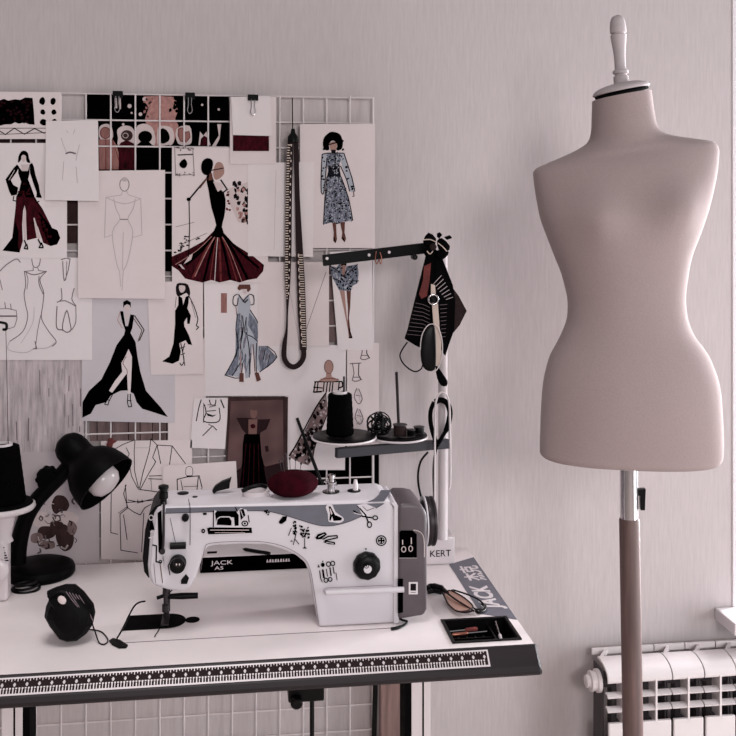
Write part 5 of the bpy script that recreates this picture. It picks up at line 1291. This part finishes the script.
mb.tube(cr([W(q[0], q[1], pb.y - .012) for q in [(91,618),(93,626),(95.5,633)]] + [T(99, 643.5) + Vector((0, 0, .002)), T(104, 645.5) + Vector((0, 0, .002)), T(108, 641.5) + Vector((0, 0, .002)), T(103.5, 634.5) + Vector((0, 0, .002)), T(97, 631.5) + Vector((0, 0, .002)), T(86, 631) + Vector((0, 0, .003))], 5), .0013, 7)
mb.build('cord_loop', BLACK, pou, smooth=True)
a = W(62, 600, pb.y - .034); mb = MB(); mb.lathe(a, (0, -1, .3), [(.002, 0), (.0085, .0005), (.0075, .003), (.002, .004)], 14, sx=.75); mb.build('pale_tag', HALO, pou, smooth=True)

gd = T(119, 642); c = Vector((gd.x, gd.y, TZ))
fg = empty('seam_guide', c, 'black wire seam guide on a small foot beside the needle plate', 'seam guide')
mb = MB(); f1 = [T(q[0], q[1], TZ + .004) for q in [(109,640),(113,637.5),(120,639.5),(128,644.5),(126,646.5),(119,646.8),(112,643.5)]]; mb.prism(f1, [v - Vector((0, 0, .0035)) for v in f1]); mb.build('foot', BLACK, fg, bevel=.001)
mb = MB(); mb.tube(cr([T(117, 640) + Vector((0, 0, .003)), W(123, 628, gd.y), W(129, 615.5, gd.y), W(134, 606.5, gd.y), W(139, 602.5, gd.y), W(145.5, 601.2, gd.y)], 5), .0016, 7); mb.build('wire', BLACK, fg, smooth=True)
mb = MB(); mb.tube([T(160.5, 628.5) + Vector((0, 0, .0025)), T(157, 634) + Vector((0, 0, .0025)), T(154.5, 638) + Vector((0, 0, .0025))], .0009, 6)
tag(mb.build('thread_end', INK), 'short black thread end in front of the needle plate', 'thread')
mb = MB(); mb.tube(cr([T(397, 622) + Vector((0, 0, .010)), T(402, 622) + Vector((0, 0, .004)), T(407, 623.5) + Vector((0, 0, .004)), T(404, 626.5) + Vector((0, 0, .003)), T(397, 629.5) + Vector((0, 0, .003)), T(391, 630.5) + Vector((0, 0, .003))], 5), [.0022] * 18 + [.003] * 8, 7)
tag(mb.build('short_cable', BLACK, smooth=True), 'short black cable curling out under the motor housing', 'cable')

# folded glasses
c = T(455, 604); gl = empty('eyeglasses', (c.x, c.y, TZ), 'folded eyeglasses with brown tinted lenses beside the lettered strip', 'glasses')
def tt(pts, h): return [T(q[0], q[1], TZ + hh) for q, hh in zip(pts, h if isinstance(h, list) else [h] * len(pts))]
lens1 = cr(tt([(444,594),(449,590.5),(458,594),(467,600),(473,606.5),(468,610.5),(458,611.5),(450,606),(446,600)], .012), 3, True)
mb = MB(); mb.tube(lens1, .0016, 7, closed=True); mb.build('rim', LEATHER, gl, smooth=True)
mb = MB(); mb.prism(lens1, [v - Vector((0, 0, .0012)) for v in lens1]); mb.build('lens', TANL, gl)
lens2 = cr(tt([(452,590),(460,592),(470,595.5),(479,600),(484,605),(481.5,609),(475,609),(469,603),(460,596)], .007), 3, True)
mb = MB(); mb.tube(lens2, .0017, 7, closed=True); mb.build('rim', BLACK, gl, smooth=True)
mb = MB(); mb.tube(cr(tt([(442,592),(448,602),(456,610),(465,612.5),(472,611)], [.012, .008, .005, .004, .004]), 5), .0017, 7); mb.tube(cr(tt([(446,592),(455,599),(466,606),(474,611)], [.016, .015, .013, .010]), 5), .0018, 7); mb.build('temple_arm', LEATHER, gl, smooth=True)
mb = MB(); mb.tube(cr(tt([(427.5,588.5),(431,586),(437,587.5),(443,589.5),(447,593)], [.008, .010, .010, .011, .012]), 4), [.0055] * 6 + [.0072] * 6 + [.0045] * 5, 8); mb.tube(cr(tt([(428,592),(434,591),(441,592.5)], [.005, .006, .008]), 4), .0045, 8); mb.build('hinge_end', BLACK, gl, smooth=True)
mb = MB(); mb.tube(cr(tt([(476,611),(479,612.5),(484,610.5),(485.5,606.5),(482,604)], .005), 4), .0028, 8); mb.build('tip', BLACK, gl, smooth=True)
# tools in the tray
def tool(p0, p1, r_, m, label, name='screwdriver', hm=None):
    a = Vector(p0); b = Vector(p1); t_ = empty(name, a.lerp(b, .5), label, 'tool', 'tools in the recessed tray')
    mb = MB(); mb.tube([a, a.lerp(b, .05), a.lerp(b, .40), a.lerp(b, .45)], [r_ * .7, r_, r_, r_ * .6], 8); mb.build('handle', hm or m, t_, smooth=True)
    mb = MB(); mb.tube([a.lerp(b, .43), b], r_ * .45, 6); mb.build('shaft', CHROME, t_, smooth=True)
zz_ = TZ - .013
tool((.455, -.462, zz_), (.400, -.468, zz_), .0042, REDP, 'screwdriver with red brown handle along the back of the tray')
tool((.402, -.482, zz_), (.470, -.476, zz_), .0036, COPPER, 'copper coloured screwdriver in the tray behind the divider', hm=COPPER)
tool((.484, -.538, zz_), (.490, -.462, zz_ + .012), .0034, WENAMEL, 'pale slim tool leaning across the right end of the tray', hm=WENAMEL)
mb = MB()
for k in range(4): mb.box((.412 + k * .016, -.492, TZ - .028), (.414 + k * .016, -.486, TZ - .016))
mb.box((.405, -.4945, TZ - .0205), (.472, -.492, TZ - .0175))
tag(mb.build('steel_comb', STEEL), 'steel toothed gauge lying along the tray divider', 'gauge')

# ------------------------------------------------------------------ dress form on a wooden pole
MD = 1.95
mroot_p = DP(632, 736, MD); fwd = Vector((SN, CS, 0)); rgt = Vector((CS, -SN, 0))
mq = empty('dress_form', (DP(640, 736, MD).x, DP(640, 736, MD).y, 0), 'pale linen dress form with wooden neck knob on a brown pole', 'dress form')
rows = [ # L px, L py, R px, R py, front, back
 (548,459,713,465,.070,.105),(541.5,455.5,719.5,461.5,.078,.113),(540.7,449,721.8,452,.082,.115),(541.2,432,721.3,434,.092,.118),(541.8,413,720,413,.100,.118),(544,384,717,384,.106,.115),(549.6,360,709,360,.100,.104),(556.5,346,701.5,347,.095,.096),(562,335,692.5,335,.090,.088),(567,322,686.5,321,.086,.082),(568.4,310,684,306,.085,.079),(567.6,296,684,291,.087,.079),(562,274,687,267,.096,.081),(556.5,260,690.5,252,.103,.083),(551,246,695,240,.111,.086),(546,233,700.5,225,.115,.088),(541,219,705.5,211,.112,.090),(537.6,203,711,192,.101,.091),(535.4,190,715,174,.092,.090),(534,179,717,160,.084,.086),(533.8,172,717.3,149,.076,.080),(538,167.5,712,142,.070,.073),(555,160,694,139,.067,.070),(572,152.5,676,136.5,.063,.067),(583,146.5,665,133.8,.061,.064),(589.5,140.5,658.5,129.5,.059,.061),(592,131,655,123,.057,.059),(592.6,118,652.5,109,.055,.057),(593.2,101,650,91,.053,.055)]
rows = [tuple(q) for q in cr([Vector(r_) for r_ in rows], 3)]
rings = []; NN = 56
for (lx, ly, rx, ry, f_, b_) in rows:
    L_ = DP(lx, ly, MD); R_ = DP(rx, ry, MD); cc_ = (L_ + R_) / 2; ax_ = (R_ - L_) / 2
    rg_ = []
    for k in range(NN):
        a = 2 * math.pi * k / NN; ca, sa = math.cos(a), math.sin(a); e_ = .88
        x_ = math.copysign(abs(ca) ** e_, ca); y_ = math.copysign(abs(sa) ** e_, sa)
        rg_.append(cc_ + ax_ * x_ - fwd * (y_ * (f_ if sa > 0 else b_)))
    # soft bust relief
    rings.append(rg_)
for j, r_ in enumerate(rows):
    my = (r_[1] + r_[3]) / 2; amp = math.exp(-((my - 212) / 24) ** 2) * .024
    for k in range(NN):
        a = 2 * math.pi * k / NN
        if math.sin(a) > 0:
            ca = math.cos(a); rings[j][k] -= fwd * amp * (math.exp(-((abs(ca) - .46) / .27) ** 2)) * math.sin(a)
mb = MB(); mb.loft(rings); tor = mb.build('torso', CLOTH, mq, smooth=True)
# neck cap, tilted
L_ = DP(594, 99.3, MD); R_ = DP(649.5, 88.3, MD); cc_ = (L_ + R_) / 2; ax_ = (R_ - L_) / 2; upv = ax_.normalized().cross(fwd).normalized()
if upv.z < 0: upv = -upv
mb = MB(); rg = []
for s_, h in ((.94, .0), (.94, .004)): rg.append([cc_ + upv * h + ax_ * s_ * math.cos(2*math.pi*k/40) - fwd * .054 * s_ * math.sin(2*math.pi*k/40) for k in range(40)])
mb.loft(rg); mb.build('neck_seam', BLACKM, mq)
mb = MB(); rg = []
for s_, h in ((.96, .004), (1.0, .0055), (1.0, .008), (.95, .0115), (.82, .0155), (.6, .019), (.3, .021)):
    rg.append([cc_ + upv * h + ax_ * s_ * math.cos(2*math.pi*k/40) - fwd * .055 * s_ * math.sin(2*math.pi*k/40) for k in range(40)])
mb.loft(rg); mb.build('neck_cap', CAPM, mq, smooth=True)
A = DP(621.3, 84, MD); B = DP(617.2, 15.5, MD); ax2 = (B - A).normalized(); Hh = (B - A).length
mb = MB(); sc = MD / 1000.
mb.lathe(A, ax2, [(7.0*sc, 0), (7.4*sc, 3*sc), (7.4*sc, 7.5*sc), (5.6*sc, 8.2*sc), (5.6*sc, 9.4*sc), (7.6*sc, 10.5*sc), (7.8*sc, 13*sc), (5.6*sc, 15*sc), (5.5*sc, 20*sc), (5.6*sc, 27*sc), (6.4*sc, 36*sc), (7.5*sc, 44*sc), (8.0*sc, 49*sc), (6.6*sc, 49.6*sc), (6.6*sc, 50.6*sc), (8.1*sc, 51.2*sc), (8.0*sc, 57*sc), (7.2*sc, 63*sc), (5.4*sc, 67*sc), (2.5*sc, Hh)], 28)
fin = mb.build('finial', CAPM, mq, smooth=True)
# chrome tube, pole, clamp, tripod
PA = DP(628.8, 462, MD); PB_ = DP(629.3, 518, MD); PC = DP(633, 736, MD)
dirp = (PC - PB_).normalized()
mb = MB(); mb.lathe(PA, PB_ - PA, [(9.0*sc, 0), (9.0*sc, (PB_ - PA).length + .004)], 24); mb.build('chrome_tube', CHROME, mq, smooth=True)
pend = PB_ + dirp * ((PB_.z - .10) / -dirp.z)
mb = MB(); mb.tube([PB_, PB_ + dirp * .004, pend], [9.4*sc, 10.1*sc, 10.1*sc], 28); mb.build('pole', WOODP, mq, smooth=True)
mb = MB(); K = DP(638, 492, MD); mb.tube([DP(635, 493, MD), DP(642, 492, MD)], .0045, 10); f1 = [DP(q[0], q[1], MD - .006) for q in [(638,489.5),(646,489),(645.2,510.5),(641,510.5),(640.5,496),(638,496)]]; mb.prism(f1, [v + fwd * .012 for v in f1]); mb.build('clamp_lever', BLACK, mq, bevel=.001)
mb = MB(); mb.lathe(pend - Vector((0, 0, .03)), (0, 0, 1), [(.03, 0), (.034, .01), (.034, .05), (.024, .06)], 24); mb.build('hub', WOODP, mq, smooth=True)
for k in range(3):
    a = .5 + k * 2 * math.pi / 3; dv = Vector((math.cos(a), math.sin(a), 0))
    mb = MB(); mb.tube(cr([pend + dv * .02, pend + dv * .10 + Vector((0, 0, .01)), pend + dv * .19 - Vector((0, 0, .045)), Vector((pend.x, pend.y, .014)) + dv * .25], 5), .013, 10); mb.build('leg', WOODP, mq, smooth=True)
